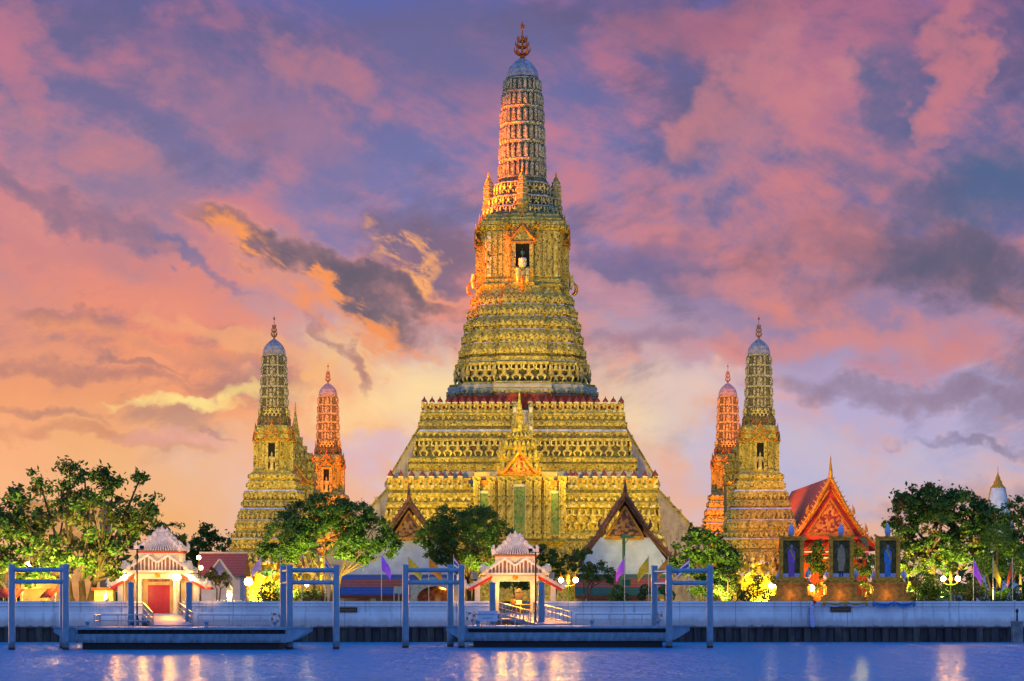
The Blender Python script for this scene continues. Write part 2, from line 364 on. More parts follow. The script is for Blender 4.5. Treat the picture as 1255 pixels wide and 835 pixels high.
LM = dict(
    mid=leafmat('leaf_mid_green', (.05, .12, .015), (.10, .185, .03)), dark=leafmat('leaf_dark_green', (.03, .09, .014), (.07, .145, .022)),
    bright=leafmat('leaf_bright_green', (.06, .13, .02), (.11, .19, .03)), lime=leafmat('leaf_lime', (.12, .17, .02), (.22, .24, .03)),
    olive=leafmat('leaf_olive', (.06, .075, .015), (.13, .12, .03)), brown=leafmat('leaf_ochre_flower', (.14, .10, .02), (.20, .13, .03)),
)

# ---------------------------------------------------------------- mesh helpers
class MB:
    def __init__(s): s.v = []; s.f = []; s.mi = []; s.mats = []; s.cur = 0; s.smooth = set()
    def use(s, m):
        if m not in s.mats: s.mats.append(m)
        s.cur = s.mats.index(m); return s
    def add(s, vs, fs, smooth=False):
        o = len(s.v); s.v += [tuple(p) for p in vs]
        for f in fs:
            if smooth: s.smooth.add(len(s.f))
            s.f.append(tuple(i + o for i in f)); s.mi.append(s.cur)
        return s
    def box(s, x0, x1, y0, y1, z0, z1):
        return s.add([(x0, y0, z0), (x1, y0, z0), (x1, y1, z0), (x0, y1, z0), (x0, y0, z1), (x1, y0, z1), (x1, y1, z1), (x0, y1, z1)],
                     [(0, 3, 2, 1), (4, 5, 6, 7), (0, 1, 5, 4), (1, 2, 6, 5), (2, 3, 7, 6), (3, 0, 4, 7)])
    def hexa(s, p):   # eight points, order as in box
        return s.add(p, [(0, 3, 2, 1), (4, 5, 6, 7), (0, 1, 5, 4), (1, 2, 6, 5), (2, 3, 7, 6), (3, 0, 4, 7)])
    def ob(s, o, t, n, w, d0, d1, z0, z1, wt=None):   # box on a wall: o base point, t tangent, n outward; optional other width at the top
        wt = w if wt is None else wt
        pts = []
        for (ww, z) in ((w, z0), (wt, z1)):
            for a, d in ((-ww / 2, d1), (ww / 2, d1), (ww / 2, d0), (-ww / 2, d0)):
                pts.append((o[0] + t[0] * a + n[0] * d, o[1] + t[1] * a + n[1] * d, z))
        return s.hexa(pts)
    def slab(s, o, t, n, w, d0, d1, z0, z1, tip):     # the same with a pointed head
        zm = z1 - tip; prof = [(-w / 2, z0), (w / 2, z0), (w / 2, zm), (0, z1), (-w / 2, zm)]
        a = [(o[0] + t[0] * u + n[0] * d1, o[1] + t[1] * u + n[1] * d1, z) for u, z in prof]
        b = [(o[0] + t[0] * u + n[0] * d0, o[1] + t[1] * u + n[1] * d0, z) for u, z in prof]
        return s.add(a + b, [(0, 1, 2, 3, 4)] + [(i, i + 5, (i + 1) % 5 + 5, (i + 1) % 5) for i in range(5)])
    def loft(s, rings, caps=True, smooth=False):
        n = len(rings[0]); vs = [p for r in rings for p in r]; fs = []
        for k in range(len(rings) - 1):
            for i in range(n):
                j = (i + 1) % n; fs.append((k * n + i, k * n + j, (k + 1) * n + j, (k + 1) * n + i))
        s.add(vs, fs, smooth)
        if caps:
            s.add(rings[0], [tuple(range(n))[::-1]]); s.add(rings[-1], [tuple(range(n))])
        return s
    def tube(s, p0, p1, r0, r1=None, n=8, caps=True):
        r1 = r0 if r1 is None else r1
        p0, p1 = Vector(p0), Vector(p1); d = (p1 - p0)
        if d.length < 1e-6: return s
        d.normalize(); a = d.orthogonal().normalized(); b = d.cross(a)
        ring = lambda p, r: [p + (a * math.cos(i * 2 * math.pi / n) + b * math.sin(i * 2 * math.pi / n)) * r for i in range(n)]
        return s.loft([ring(p0, r0), ring(p1, r1)], caps, n > 5)
    def path(s, pts, rs, n=6):
        for i in range(len(pts) - 1): s.tube(pts[i], pts[i + 1], rs[i], rs[i + 1], n)
        return s
    def lathe(s, prof, c=(0, 0, 0), n=14, caps=True):   # prof = [(r, z)]
        return s.loft([[(c[0] + r * math.cos(i * 2 * math.pi / n), c[1] + r * math.sin(i * 2 * math.pi / n), c[2] + z) for i in range(n)] for r, z in prof], caps, True)
    def ball(s, c, r, n=10, m=7, sz=1.0):
        return s.lathe([(max(.001, r * math.sin(math.pi * k / m)), -r * sz * math.cos(math.pi * k / m)) for k in range(m + 1)], c, n)
    def prismy(s, pts, y0, y1):     # outline in x,z pushed along y
        n = len(pts)
        a = [(x, y0, z) for x, z in pts]; b = [(x, y1, z) for x, z in pts]
        return s.add(a + b, [tuple(range(n)), tuple(range(2 * n - 1, n - 1, -1))] + [(i, i + n, (i + 1) % n + n, (i + 1) % n) for i in range(n)])
    def prismx(s, pts, x0, x1):     # outline in y,z pushed along x
        n = len(pts)
        a = [(x0, y, z) for y, z in pts]; b = [(x1, y, z) for y, z in pts]
        return s.add(a + b, [tuple(range(n))[::-1], tuple(range(n, 2 * n))] + [(i, (i + 1) % n, (i + 1) % n + n, i + n) for i in range(n)])
    def build(s, name, m=None, parent=None, loc=(0, 0, 0), rz=0.0):
        me = bpy.data.meshes.new(name); me.from_pydata(s.v, [], s.f)
        ms = s.mats if s.mats else [m]
        for k in ms: me.materials.append(k)
        if len(ms) > 1: me.polygons.foreach_set('material_index', s.mi)
        if s.smooth: me.polygons.foreach_set('use_smooth', [i in s.smooth for i in range(len(s.f))])
        me.update()
        o = bpy.data.objects.new(name, me); sc.collection.objects.link(o)
        o.location = loc; o.rotation_euler.z = rz
        if parent: o.parent = parent
        return o
def tag(o, label=None, cat=None, group=None, kind=None):
    for k, v in (('label', label), ('category', cat), ('group', group), ('kind', kind)):
        if v: o[k] = v
    return o
def thing(name, label, cat, loc=(0, 0, 0), rz=0.0, group=None):
    o = bpy.data.objects.new(name, None); sc.collection.objects.link(o); o.empty_display_size = .2
    o.location = loc; o.rotation_euler.z = rz
    return tag(o, label, cat, group)
def copy_of(o, parent=None, loc=None, rz=None, label=None):
    c = o.copy(); sc.collection.objects.link(c); c.parent = parent
    if loc is not None: c.location = loc
    if rz is not None: c.rotation_euler.z = rz
    if label: c['label'] = label
    for ch in list(o.children): copy_of(ch, c)
    return c
SEC = dict(
    tower=[(.30, 1), (.56, .89), (.77, .77)],
    mid=[(.38, 1), (.64, .86), (.80, .80)],
    base=[(.46, 1), (.74, .985), (.975, .975)],
    niche=[(.26, 1), (.46, .93), (.72, .885), (.865, .865)],
    square=[(.5, 1), (1, 1)])
def section(kind, hh):
    st = SEC[kind]; half = [st[0]]
    for i in range(1, len(st)): half += [(st[i - 1][0], st[i][1]), st[i]]
    if half[-1][0] == half[-1][1]: q = half + [(b, a) for a, b in half[-2::-1]]
    else: q = half + [(b, a) for a, b in half[::-1]]
    out = []
    for k in range(4):
        c, s_ = [(1, 0), (0, -1), (-1, 0), (0, 1)][k]
        out += [(x * c - y * s_, x * s_ + y * c) for x, y in q]
    return [(x * hh, y * hh) for x, y in out[::-1]]
def ring_at(kind, hh, z): return [(x, y, z) for x, y in section(kind, hh)]
def along(poly, step, front=True, inset=.0):
    """points spread evenly on the walls of a plan: (point, tangent, outward normal, spacing)"""
    n = len(poly)
    for i in range(n):
        a, b = Vector(poly[i][:2]), Vector(poly[(i + 1) % n][:2]); d = b - a; L = d.length
        if L < step * .55: continue
        t = d / L; nn = Vector((t.y, -t.x))
        if front and nn.y > .5: continue
        k = max(1, round(L / step)); w = L / k
        for j in range(k):
            yield a + t * (w * (j + .5)), t, nn, w
def prof_loft(mb, kind, prof): mb.loft([ring_at(kind, hh, z) for z, hh in prof]); return mb
# ---------------------------------------------------------------- the setting: river, bank, ground
GZ = 2.8
def water():
    m, t, b = newmat('river_water')
    c = nd(t, 'ShaderNodeTexCoord')
    mp = nd(t, 'ShaderNodeMapping'); mp.inputs['Scale'].default_value = (1.0, .42, 1); t.links.new(c.outputs['Object'], mp.inputs[0])
    a = noise(mp.outputs[0], .42, 3, .5, .4, tree=t); d = noise(mp.outputs[0], 1.5, 4, .6, .5, tree=t); e = noise(mp.outputs[0], 5.0, 3, .6, tree=t)
    hgt = M('ADD', M('ADD', M('MULTIPLY', E(a.outputs['Fac']), 1.0, tree=t), M('MULTIPLY', E(d.outputs['Fac']), .42, tree=t), tree=t), M('MULTIPLY', E(e.outputs['Fac']), .12, tree=t), tree=t)
    b.inputs['Base Color'].default_value = (.004, .27, .55, 1); b.inputs['Roughness'].default_value = .6; b.inputs['Specular IOR Level'].default_value = 0
    bump(t, b, hgt, 1.7, 1.0)
    gl = nd(t, 'ShaderNodeBsdfGlossy'); gl.inputs['Color'].default_value = (.74, .88, 1, 1); gl.inputs['Roughness'].default_value = .13
    t.links.new(b.inputs['Normal'].links[0].from_socket, gl.inputs['Normal'])
    mx = nd(t, 'ShaderNodeMixShader'); mx.inputs[0].default_value = .31
    t.links.new(b.outputs[0], mx.inputs[1]); t.links.new(gl.outputs[0], mx.inputs[2]); t.links.new(mx.outputs[0], t.nodes['Material Output'].inputs[0])
    mb = MB(); mb.add([(-900, -300, 0), (900, -300, 0), (900, 237.6, 0), (-900, 237.6, 0)], [(0, 1, 2, 3)])
    tag(mb.build('river', m), kind='structure')
water()
gm = plain('paved_ground', (.20, .18, .15), .9, var=.3, scale=.2)
g = MB(); g.add([(-2600, 237.6, GZ), (2600, 237.6, GZ), (2600, 5200, GZ), (-2600, 5200, GZ)], [(0, 1, 2, 3)])
g.add([(-2600, 237.6, GZ), (-2600, 237.6, -1), (2600, 237.6, -1), (2600, 237.6, GZ)], [(0, 1, 2, 3)])
tag(g.build('ground', gm), kind='structure')

# white parapet along the bank, open at the two pier gates
def wall_section(x0, x1, parent):
    prof = [(0, 4.17), (-.16, 4.17), (-.16, 3.98), (-.05, 3.93), (-.05, 3.78), (-.13, 3.76), (-.13, 3.66), (-.03, 3.62), (-.03, 3.05), (-.12, 3.02), (-.14, 2.9), (-.2, 2.2), (-.30, 1.62), (-.30, 1.55), (.45, 1.55), (.45, 4.17)]
    mb = MB().use(MT['parapet']); mb.prismx(prof[::-1], x0, x1)
    n = max(1, round((x1 - x0) / 1.0)); w = (x1 - x0) / n
    for i in range(n):                   # raised panel frames with rounded upper corners
        a = x0 + i * w + w * .08; b = a + w * .84; y0, y1 = -.075, -.03
        mb.box(a, b, y0, y1, 3.53, 3.60); mb.box(a, a + .07, y0, y1, 3.14, 3.53); mb.box(b - .07, b, y0, y1, 3.14, 3.53)
        mb.prismy([(a + .07, 3.53), (a + .07, 3.40), (a + .2, 3.53)], y0 + .01, y1); mb.prismy([(b - .07, 3.53), (b - .2, 3.53), (b - .07, 3.40)], y0 + .01, y1)
    mb.build('wall_section', parent=parent)
def parapet_mat():
    m, t, b = newmat('weathered_white_plaster')
    c = nd(t, 'ShaderNodeTexCoord'); s = nd(t, 'ShaderNodeSeparateXYZ'); t.links.new(c.outputs['Object'], s.inputs[0])
    n = noise(ocoord(t, (1, 1, .35)), 1.6, 6, .65, tree=t); n2 = noise(ocoord(t), .25, 3, tree=t)
    k = mixc(ss(E(n2.outputs['Fac']), .35, .65, t), (.62, .59, .63), (.76, .73, .75), t)
    low = M('ADD', E(s.outputs[2]), M('MULTIPLY', E(n.outputs['Fac']), -.9, tree=t), tree=t)   # algae and dirt line at the foot
    k = mixc(M('MULTIPLY', ss(low, 2.2, 1.5, t), .65, tree=t), k, (.36, .24, .20), t)
    k = mixc(M('MULTIPLY', ss(low, 1.35, 1.05, t), .8, tree=t), k, (.12, .08, .09), t)
    sv = noise(ocoord(t, (1.4, 1, .10)), 1.3, 5, .6, tree=t)
    k = mixc(M('MULTIPLY', ss(E(sv.outputs['Fac']), .54, .70, t), .55, tree=t), k, (.30, .26, .27), t)
    jt = M('LESS_THAN', M('FRACT', M('MULTIPLY', E(s.outputs[0]), 1 / 5.7, tree=t), tree=t), .010, tree=t)
    k = mixc(M('MULTIPLY', jt, .7, tree=t), k, (.12, .10, .10), t)
    setin(t, b.inputs['Base Color'], k); b.inputs['Roughness'].default_value = .75
    bump(t, b, E(n.outputs['Fac']), .012); return m
MT['parapet'] = parapet_mat()
X = lambda px, Y=237: (px - 627.5) * Y / F
rw = thing('river_wall', 'long white panelled parapet wall along the river bank above the dark piling', 'wall', (0, 237, 0))
for a, b in ((-95, X(174)), (X(224), X(607)), (X(657), 95)): wall_section(a, b, rw)
pm = mosaic('rusty_sheet_piling', [(.035, .03, .035), (.05, .042, .05), (.028, .024, .028), (.045, .035, .035)], 1.2, .02, .5, (1, 1, .25))
sp = MB(); x = -95.0; pts = []
while x < 95:
    pts += [(x, -.30), (x + .62, -.30), (x + .80, .04), (x + 1.42, .04)]; x += 1.6
vs = [(a, b, -1) for a, b in pts] + [(a, b, 1.55) for a, b in pts]; n = len(pts)
sp.add(vs, [(i, i + 1, i + 1 + n, i + n) for i in range(n - 1)])
sp.box(-95, 95, -.34, -.28, 1.40, 1.545)
tag(sp.build('sheet_pile_wall', pm, loc=(0, 237, 0)), 'dark corrugated steel sheet piling standing in the water below the white parapet', 'wall')

# ---------------------------------------------------------------- the prangs
def guardian_mesh(mb, s=1.0, o=(0, 0), t=(1, 0), n=(0, -1), z=0.0):
    """squat giant with both arms raised and knees apart, s metres tall"""
    T, N = Vector((t[0], t[1], 0)), Vector((n[0], n[1], 0)); O = Vector((o[0], o[1], z))
    p = lambda a, d, zz: O + T * (a * s) + N * (d * s) + Vector((0, 0, zz * s))
    for sg in (-1, 1):
        mb.tube(p(.05 * sg, .10, .40), p(.27 * sg, .20, .27), .10 * s, .075 * s, 5)
        mb.tube(p(.27 * sg, .20, .27), p(.16 * sg, .12, .0), .07 * s, .055 * s, 5)
        mb.tube(p(.13 * sg, .10, .70), p(.34 * sg, .13, .74), .065 * s, .055 * s, 5)
        mb.tube(p(.34 * sg, .13, .74), p(.30 * sg, .10, 1.0), .055 * s, .05 * s, 5)
    mb.tube(p(0, .10, .34), p(0, .12, .74), .13 * s, .17 * s, 6)
    mb.tube(p(0, .14, .74), p(0, .16, .93), .10 * s, .085 * s, 6); mb.tube(p(0, .14, .92), p(0, .12, 1.03), .075 * s, .02 * s, 5)
    return mb
def standing_figure(mb, h, c=(0, 0, 0)):
    x, y, z = c
    mb.lathe([(.13 * h, 0), (.15 * h, .04 * h), (.10 * h, .30 * h), (.11 * h, .48 * h), (.13 * h, .62 * h), (.14 * h, .76 * h), (.05 * h, .80 * h)], c, 8)
    mb.ball((x, y, z + .86 * h), .06 * h, 8, 6); mb.lathe([(.06 * h, .9 * h), (.05 * h, .94 * h), (.004 * h, 1.04 * h)], c, 6)
    for sg in (-1, 1): mb.tube((x + sg * .14 * h, y, z + .74 * h), (x + sg * .17 * h, y - .03 * h, z + .48 * h), .04 * h, .03 * h, 5)
    return mb
def trident(mb, h, r):
    """many-bladed finial on a dome"""
    mb.lathe([(r * .32, 0), (r * .42, .03 * h), (r * .16, .08 * h), (r * .13, .5 * h), (r * .3, .54 * h), (r * .1, .60 * h), (r * .08, .78 * h), (r * .34, .82 * h), (r * .28, .86 * h), (r * .05, .92 * h), (.01, h)], n=8)
    for z0, rr, up in ((.08, 1.0, .20), (.26, .85, .18), (.42, .62, .17)):
        for k in range(8):
            a = k * math.pi / 4; u = Vector((math.cos(a), math.sin(a), 0))
            q = lambda f, z: u * (r * rr * f) + Vector((0, 0, (z0 + up * z) * h))
            mb.path([q(.1, 0), q(.65, .12), q(.95, .5), q(1.0, 1.0)], [r * .13, r * .17, r * .11, .02], 5)
    return mb
def cob_tower(mb, kind, prof, bands, big=True, mats=('cob', 'cob', 'mosaic_shade'), step=.8):
    """corncob tower: prof gives half widths by height, bands the heights of the ring mouldings"""
    def hw(z):
        for (z0, a), (z1, b) in zip(prof, prof[1:]):
            if z0 <= z <= z1: return a + (b - a) * (z - z0) / (z1 - z0)
        return prof[-1][1]
    zs = sorted(bands)
    mb.use(MT[mats[2]]); mb.loft([ring_at(kind, hw(z) * .955, z) for z in zs])
    for z0, z1 in zip(zs, zs[1:]):
        g = (z1 - z0); b = .12 * g
        mb.use(MT[mats[1]])
        a0, a1 = hw(z0), hw(z0 + b)
        mb.loft([ring_at(kind, a0 * 1.0, z0), ring_at(kind, a0 * 1.035, z0 + b * .3), ring_at(kind, a1 * 1.03, z0 + b * .7), ring_at(kind, a1 * .985, z0 + b)])
        mb.loft([ring_at(kind, hw(z1 - b * .5) * .985, z1 - b * .8), ring_at(kind, hw(z1) * 1.0, z1)])
        mb.use(MT[mats[0]])
        for p, t, n, w in along(section(kind, hw((z0 + z1) / 2) * .955), step):
            mb.slab(p, t, n, w * .66, -.02, hw(z0) * .085, z0 + b, z1 - b * .85, min(w * .5, g * .25))
            mb.slab(p, t, n, w * .34, hw(z0) * .08, hw(z0) * .085 + .10, z0 + b + g * .08, z1 - b * .85 - g * .12, w * .3)
    return mb
def frieze(mb, kind, hh, z0, z1, step, mt='mosaic', depth=.3, style='dent'):
    mb.use(MT[mt])
    for p, t, n, w in along(section(kind, hh), step):
        if style == 'dent': mb.ob(p, t, n, w * .62, -.05, depth, z0, z1)
        elif style == 'petal': mb.slab(p, t, n, w * .9, -.05, depth, z0, z1, (z1 - z0) * .5)
        elif style == 'drop': mb.ob(p, t, n, w * .25, -.05, depth, z0, z1, w * .85)
        elif style == 'figure': guardian_mesh(mb, z1 - z0, p, t, n, z0)
def mouldings(mb, kind, prof):
    """a stepped lotus base: prof = (z, half width); overhanging bands get small blocks beneath and petals on the face"""
    mb.use(MT['mosaic']); prof_loft(mb, kind, prof)

MAIN = thing('temple_tower', 'tallest central tiered temple tower clad in porcelain with terraces, niches and a red gold finial', 'temple tower', (1.45, 327, GZ), 0)
def cv(py, hwpx, Y0=327.0, k=1.0):
    hh = hwpx * Y0 / (F + hwpx); return (5 + (727 - py) * (Y0 - hh * k) / F - GZ, hh)
# finial and dome
zt, _ = cv(25, 0); zd, _ = cv(71, 0)
mb = trident(MB(), zt - zd, 1.15); mb.build('finial', plain('red_gilding', (.60, .16, .03), .35, .5, .4), MAIN, (0, 0, zd))
zb, hb = cv(92, 19.5)
mb = MB().use(MT['bluetile']); prof = [(zb + (zd - zb) * f, hb * g) for f, g in ((0, 1.0), (.15, .99), (.35, .92), (.55, .78), (.75, .55), (.9, .28), (1.0, .08))]
mb.loft([[(hh * (1 + .035 * (i % 2)) * math.cos(i * math.pi / 20), hh * (1 + .035 * (i % 2)) * math.sin(i * math.pi / 20), z) for i in range(40)] for z, hh in prof])
mb.build('dome', parent=MAIN)
# cob
tp = [cv(p, w) for p, w in ((217, 28.5), (200, 28), (172, 27), (150, 26.2), (129, 25.2), (110, 23.8), (92, 20.5))]
cob_tower(MB(), 'tower', tp, [cv(p, 25)[0] for p in (217, 195, 172, 150, 129, 110, 92)], step=.72).build('tower', parent=MAIN)
# flaring storeys under the cob, three rows of small figures
fl = [(262, 51), (259, 50), (257, 45), (252, 43), (250, 39), (241, 37.5), (238, 39), (236, 34.5), (225, 32), (222, 33), (219, 31), (216, 29)]
mb = MB().use(MT['mosaic_shade']); prof_loft(mb, 'tower', [cv(a, b) for a, b in fl])
for (p0, w0, p1, st) in ((262, 48, 252, 1.0), (250, 41, 240, .95), (236, 34, 224, .9)): frieze(mb, 'tower', cv(p0, w0)[1] * .96, cv(p0, w0)[0], cv(p1, w0)[0], st, 'figure', style='figure')
for p0, p1, w in ((252, 249.5, 44.5), (239.5, 237, 40), (223, 220.5, 34)):
    mb.use(MT['lavender']); mb.loft([ring_at('tower', cv(p0, w)[1] * f, cv(p, w)[0]) for p, f in ((p0, .95), ((p0 + p1) / 2, 1.0), (p1, .96))])
mb.build('figure_storeys', parent=MAIN)
# four little prangs round it
def turret_mb(hh, w):
    mb = MB()
    cob_tower(mb, 'tower', [(.30 * hh, w), (.55 * hh, w * .98), (.72 * hh, w * .85), (.80 * hh, w * .62)], [hh * f for f in (.30, .42, .54, .64, .73, .80)], mats=('mosaic_fine', 'lavender', 'mosaic'), step=.45)
    mb.use(MT['mosaic']); prof_loft(mb, 'tower', [(0, w * 1.5), (.08 * hh, w * 1.5), (.10 * hh, w * 1.25), (.18 * hh, w * 1.2), (.20 * hh, w * 1.4), (.24 * hh, w * 1.35), (.30 * hh, w)])
    mb.lathe([(w * .62, .80 * hh), (w * .45, .86 * hh), (w * .12, .90 * hh)], n=10)
    mb.use(MT['gold']).lathe([(w * .16, .89 * hh), (w * .30, .92 * hh), (w * .10, .94 * hh), (w * .2, .96 * hh), (.01, hh)], n=6)
    return mb
zt0, _ = cv(262, 40); th = cv(204, 40)[0] - zt0; d4 = 4.75
tu = turret_mb(th, .68).build('turret', parent=MAIN, loc=(0, -d4, zt0))
for x, y in ((-d4, 0), (d4, 0), (0, d4)): copy_of(tu, MAIN, (x, y, zt0))
# niche storey
nb = [(350, 57), (347, 57), (345, 54), (341, 54), (339, 51.5), (281, 51.5), (279, 53), (276, 53), (274, 57), (270, 57), (268, 55), (266, 55), (264, 52), (261, 51)]
mb = MB().use(MT['mosaic']); prof_loft(mb, 'niche', [cv(a, b) for a, b in nb])
pz0, pz1 = cv(338, 51)[0], cv(283, 51)[0]
for p, t, n, w in along(section('niche', cv(300, 51.5)[1]), .95):
    mb.use(MT['flower'] if abs(p.x) > 3.9 and abs(p.y) > 3.9 else MT['mosaic_fine']); mb.ob(p, t, n, w * .66, -.03, .16, pz0, pz1)
frieze(mb, 'niche', cv(345, 53)[1], cv(350, 53)[0], cv(345, 53)[0], .7, 'mosaic_fine', .18, 'petal')
frieze(mb, 'niche', cv(272, 55)[1], cv(279, 55)[0], cv(275, 55)[0], .6, 'mosaic_fine', .25, 'drop')
mb.build('niche_storey', parent=MAIN)
def pediment(mb, w, z0, h, y0, y1, m1='gold', m2='pediment', n=2):
    """pointed gable: rim boards, flame tips and a carved field, front at y0"""
    mb.use(MT[m2]).prismy([(-w * .42, z0), (w * .42, z0), (0, z0 + h * .82)], y0 + .12, y1)
    mb.use(MT[m1])
    for sg in (-1, 1):
        pts = [(sg * w * .5, z0 + h * .06), (sg * w * .36, z0 + h * .26), (sg * w * .2, z0 + h * .55), (0, z0 + h * .92)]
        for a, b in zip(pts, pts[1:]):
            mb.tube((a[0], y0, a[1]), (b[0], y0, b[1]), w * .055, w * .05, 5)
        mb.path([(sg * w * .48, y0, z0 + h * .05), (sg * w * .60, y0, z0 + h * .10), (sg * w * .62, y0, z0 + h * .32)], [w * .06, w * .045, .01], 5)
    mb.path([(0, y0, z0 + h * .85), (0, y0, z0 + h * 1.0), (0, y0 - .05, z0 + h * 1.25)], [w * .06, w * .04, .01], 5)
    mb.prismy([(-w * .5, z0 - h * .07), (w * .5, z0 - h * .07), (w * .5, z0), (-w * .5, z0)], y0 - .08, y1)
    return mb
# porch with Indra's niche on each side
zp0, zp1, zp2 = cv(350, 52)[0], cv(328, 52)[0], cv(301, 52)[0]
def porch_mb(w=3.0):
    mb = MB().use(MT['mosaic']); yf = -6.55
    mb.box(-w / 2, w / 2, yf + .1, -5.6, zp0, zp1); mb.use(MT['mosaic_fine']); mb.box(-w / 2 - .12, w / 2 + .12, yf - .1, -5.7, zp1 - .3, zp1); mb.box(-w / 2 - .12, w / 2 + .12, yf - .1, -5.7, zp0, zp0 + .4)
    for sg in (-1, 1):
        mb.use(MT['mosaic_fine']); mb.box(sg * w * .41 - .28, sg * w * .41 + .28, yf, -5.7, zp1, zp2 + .3)
        mb.use(MT['figure']); mb.path([(sg * .62, yf - .25, zp0 + 2.2), (sg * .66, yf - .42, zp0 + 1.2), (sg * .60, yf - .3, zp0 + .3)], [.34, .30, .2], 6)
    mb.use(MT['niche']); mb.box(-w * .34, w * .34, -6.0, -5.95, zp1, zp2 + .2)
    mb.use(MT['figure']); mb.box(-.32, .32, yf - .35, yf, zp0 + .3, zp0 + 1.9)
    mb.use(MT['mosaic']); mb.box(-w / 2, w / 2, yf + .15, -5.6, zp2 + .2, zp2 + .9)
    pediment(mb, w * 1.15, zp2 + .5, 2.4, yf - .05, -5.6, 'golddull', 'mosaic'); pediment(mb, w * .95, zp2 + 2.4, 2.3, yf + .6, -5.0, 'golddull', 'mosaic')
    mb.use(MT['gold'])      # curling horn ends on the cornice
    for sg in (-1, 1):
        for z in (zp2 + 1.2, zp2 + 2.6): mb.path([(sg * w * .55, yf + .6, z), (sg * w * .72, yf + .2, z + .25), (sg * w * .70, yf, z + 1.0)], [.22, .16, .02], 5)
    mb.path([(0, yf - .5, zp0 - .6), (0, yf - 1.0, zp0 - .3), (0, yf - 1.1, zp0 + .6), (0, yf - .6, zp0 + 1.3)], [.22, .28, .26, .1], 6)
    return mb
po = porch_mb().build('porch', parent=MAIN)
for k in (1, 2, 3): copy_of(po, MAIN, (0, 0, 0), k * math.pi / 2)
mb = MB().use(MT['white']); yf = -6.35          # white elephant with its green rider
mb.lathe([(.5, 0), (.62, .35), (.55, .9), (.2, 1.15)], (0, yf, zp1), 8); mb.ball((0, yf - .45, zp1 + .95), .34, 8, 6); mb.path([(0, yf - .7, zp1 + .9), (0, yf - .85, zp1 + .4), (0, yf - .75, zp1 + .05)], [.15, .1, .06], 5)
for sg in (-1, 1): mb.ball((sg * .36, yf - .35, zp1 + 1.0), .2, 6, 5, 1.3); mb.tube((sg * .28, yf - .35, zp1), (sg * .28, yf - .35, zp1 + .6), .16, .18, 6)
mb.use(MT['greentrim']); standing_figure(mb, 1.6, (0, yf, zp1 + 1.0)); mb.build('niche_statue', parent=MAIN)
def shadow_band(mb, kind, w, p0, p1):  # dark ring painted into a recess as the shadow of its moulding
    mb.use(MT['mosaic_shade']); mb.loft([ring_at(kind, cv(p0, w)[1] * 1.008, cv(p0 + .7, w)[0]), ring_at(kind, cv(p1, w)[1] * 1.008, cv(p1 - .7, w)[0])], False)
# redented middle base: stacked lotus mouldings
mp_ = [(470, 92), (467, 91), (466.5, 80), (447, 78), (446.5, 84), (443, 84.5), (441, 81), (436, 79), (434, 76), (431, 76), (430, 79), (424, 78), (419, 75), (417, 72), (414, 71.5), (413, 75), (407, 74), (403, 71), (400, 69.5),
       (397, 69), (396, 72), (391, 71), (387, 67), (384, 64), (382, 64), (381, 67.5), (376, 67), (372, 64), (369, 61.5), (367, 61), (366, 63), (361, 63), (358, 60), (354, 58), (350, 57)]
mb = MB().use(MT['mosaic']); prof_loft(mb, 'mid', [cv(a, b) for a, b in mp_])
for z0, z1, w in ((431, 426, 78), (414, 409, 74.5), (397, 393, 71.5), (382, 378, 67.5), (367, 363, 63)):
    frieze(mb, 'mid', cv(z0, w)[1], cv(z0 + 1.5, w)[0], cv(z1 - 1, w)[0], .75, 'mosaic_fine', .22, 'petal')
for z0, z1, w in ((441, 436, 79), (419, 415.5, 73), (403, 399, 70), (387, 383, 65.5), (372, 368, 62.5)):
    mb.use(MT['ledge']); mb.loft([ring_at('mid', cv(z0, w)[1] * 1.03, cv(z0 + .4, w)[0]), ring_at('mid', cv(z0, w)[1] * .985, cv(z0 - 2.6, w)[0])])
    frieze(mb, 'mid', cv(z0, w)[1] * .985, cv(z0 + .5, w)[0], cv(z1 + .2, w)[0], .9, 'mosaic', .30, 'drop')
mb.use(MT['mosaic_shade']); mb.loft([ring_at('mid', cv(466.3, 80)[1] * 1.004, cv(466.3, 80)[0]), ring_at('mid', cv(447.2, 78)[1] * 1.004, cv(447.2, 78)[0])], False)  # dark ring put in as shade behind the guardian figures
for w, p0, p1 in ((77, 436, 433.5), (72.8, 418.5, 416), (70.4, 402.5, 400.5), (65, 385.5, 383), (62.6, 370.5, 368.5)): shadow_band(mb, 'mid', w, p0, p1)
mid_base = mb.build('upper_terrace', parent=MAIN)
gm_ = guardian_mesh(MB(), 1.0)
gz0, gz1 = cv(466.5, 82)[0], cv(446.5, 82)[0]
first = None
def guardians(kind, hwpx, p0, p1, step, parent, limit=0.35):
    global first
    z0, hh = cv(p0, hwpx); z1 = cv(p1, hwpx)[0]
    for p, t, n, w in along(section(kind, hh), step):
        if n.y > limit or p.y > 1: continue
        if first is None: first = gm_.build('guardian_figure', MT['figure'], parent); o = first
        else: o = copy_of(first, parent)
        o.location = (p.x + n.x * .12, p.y + n.y * .12, z0); o.rotation_euler.z = math.atan2(t.y, t.x); o.scale = (z1 - z0,) * 3
guardians('mid', 80, 466.5, 447, 1.55, mid_base)
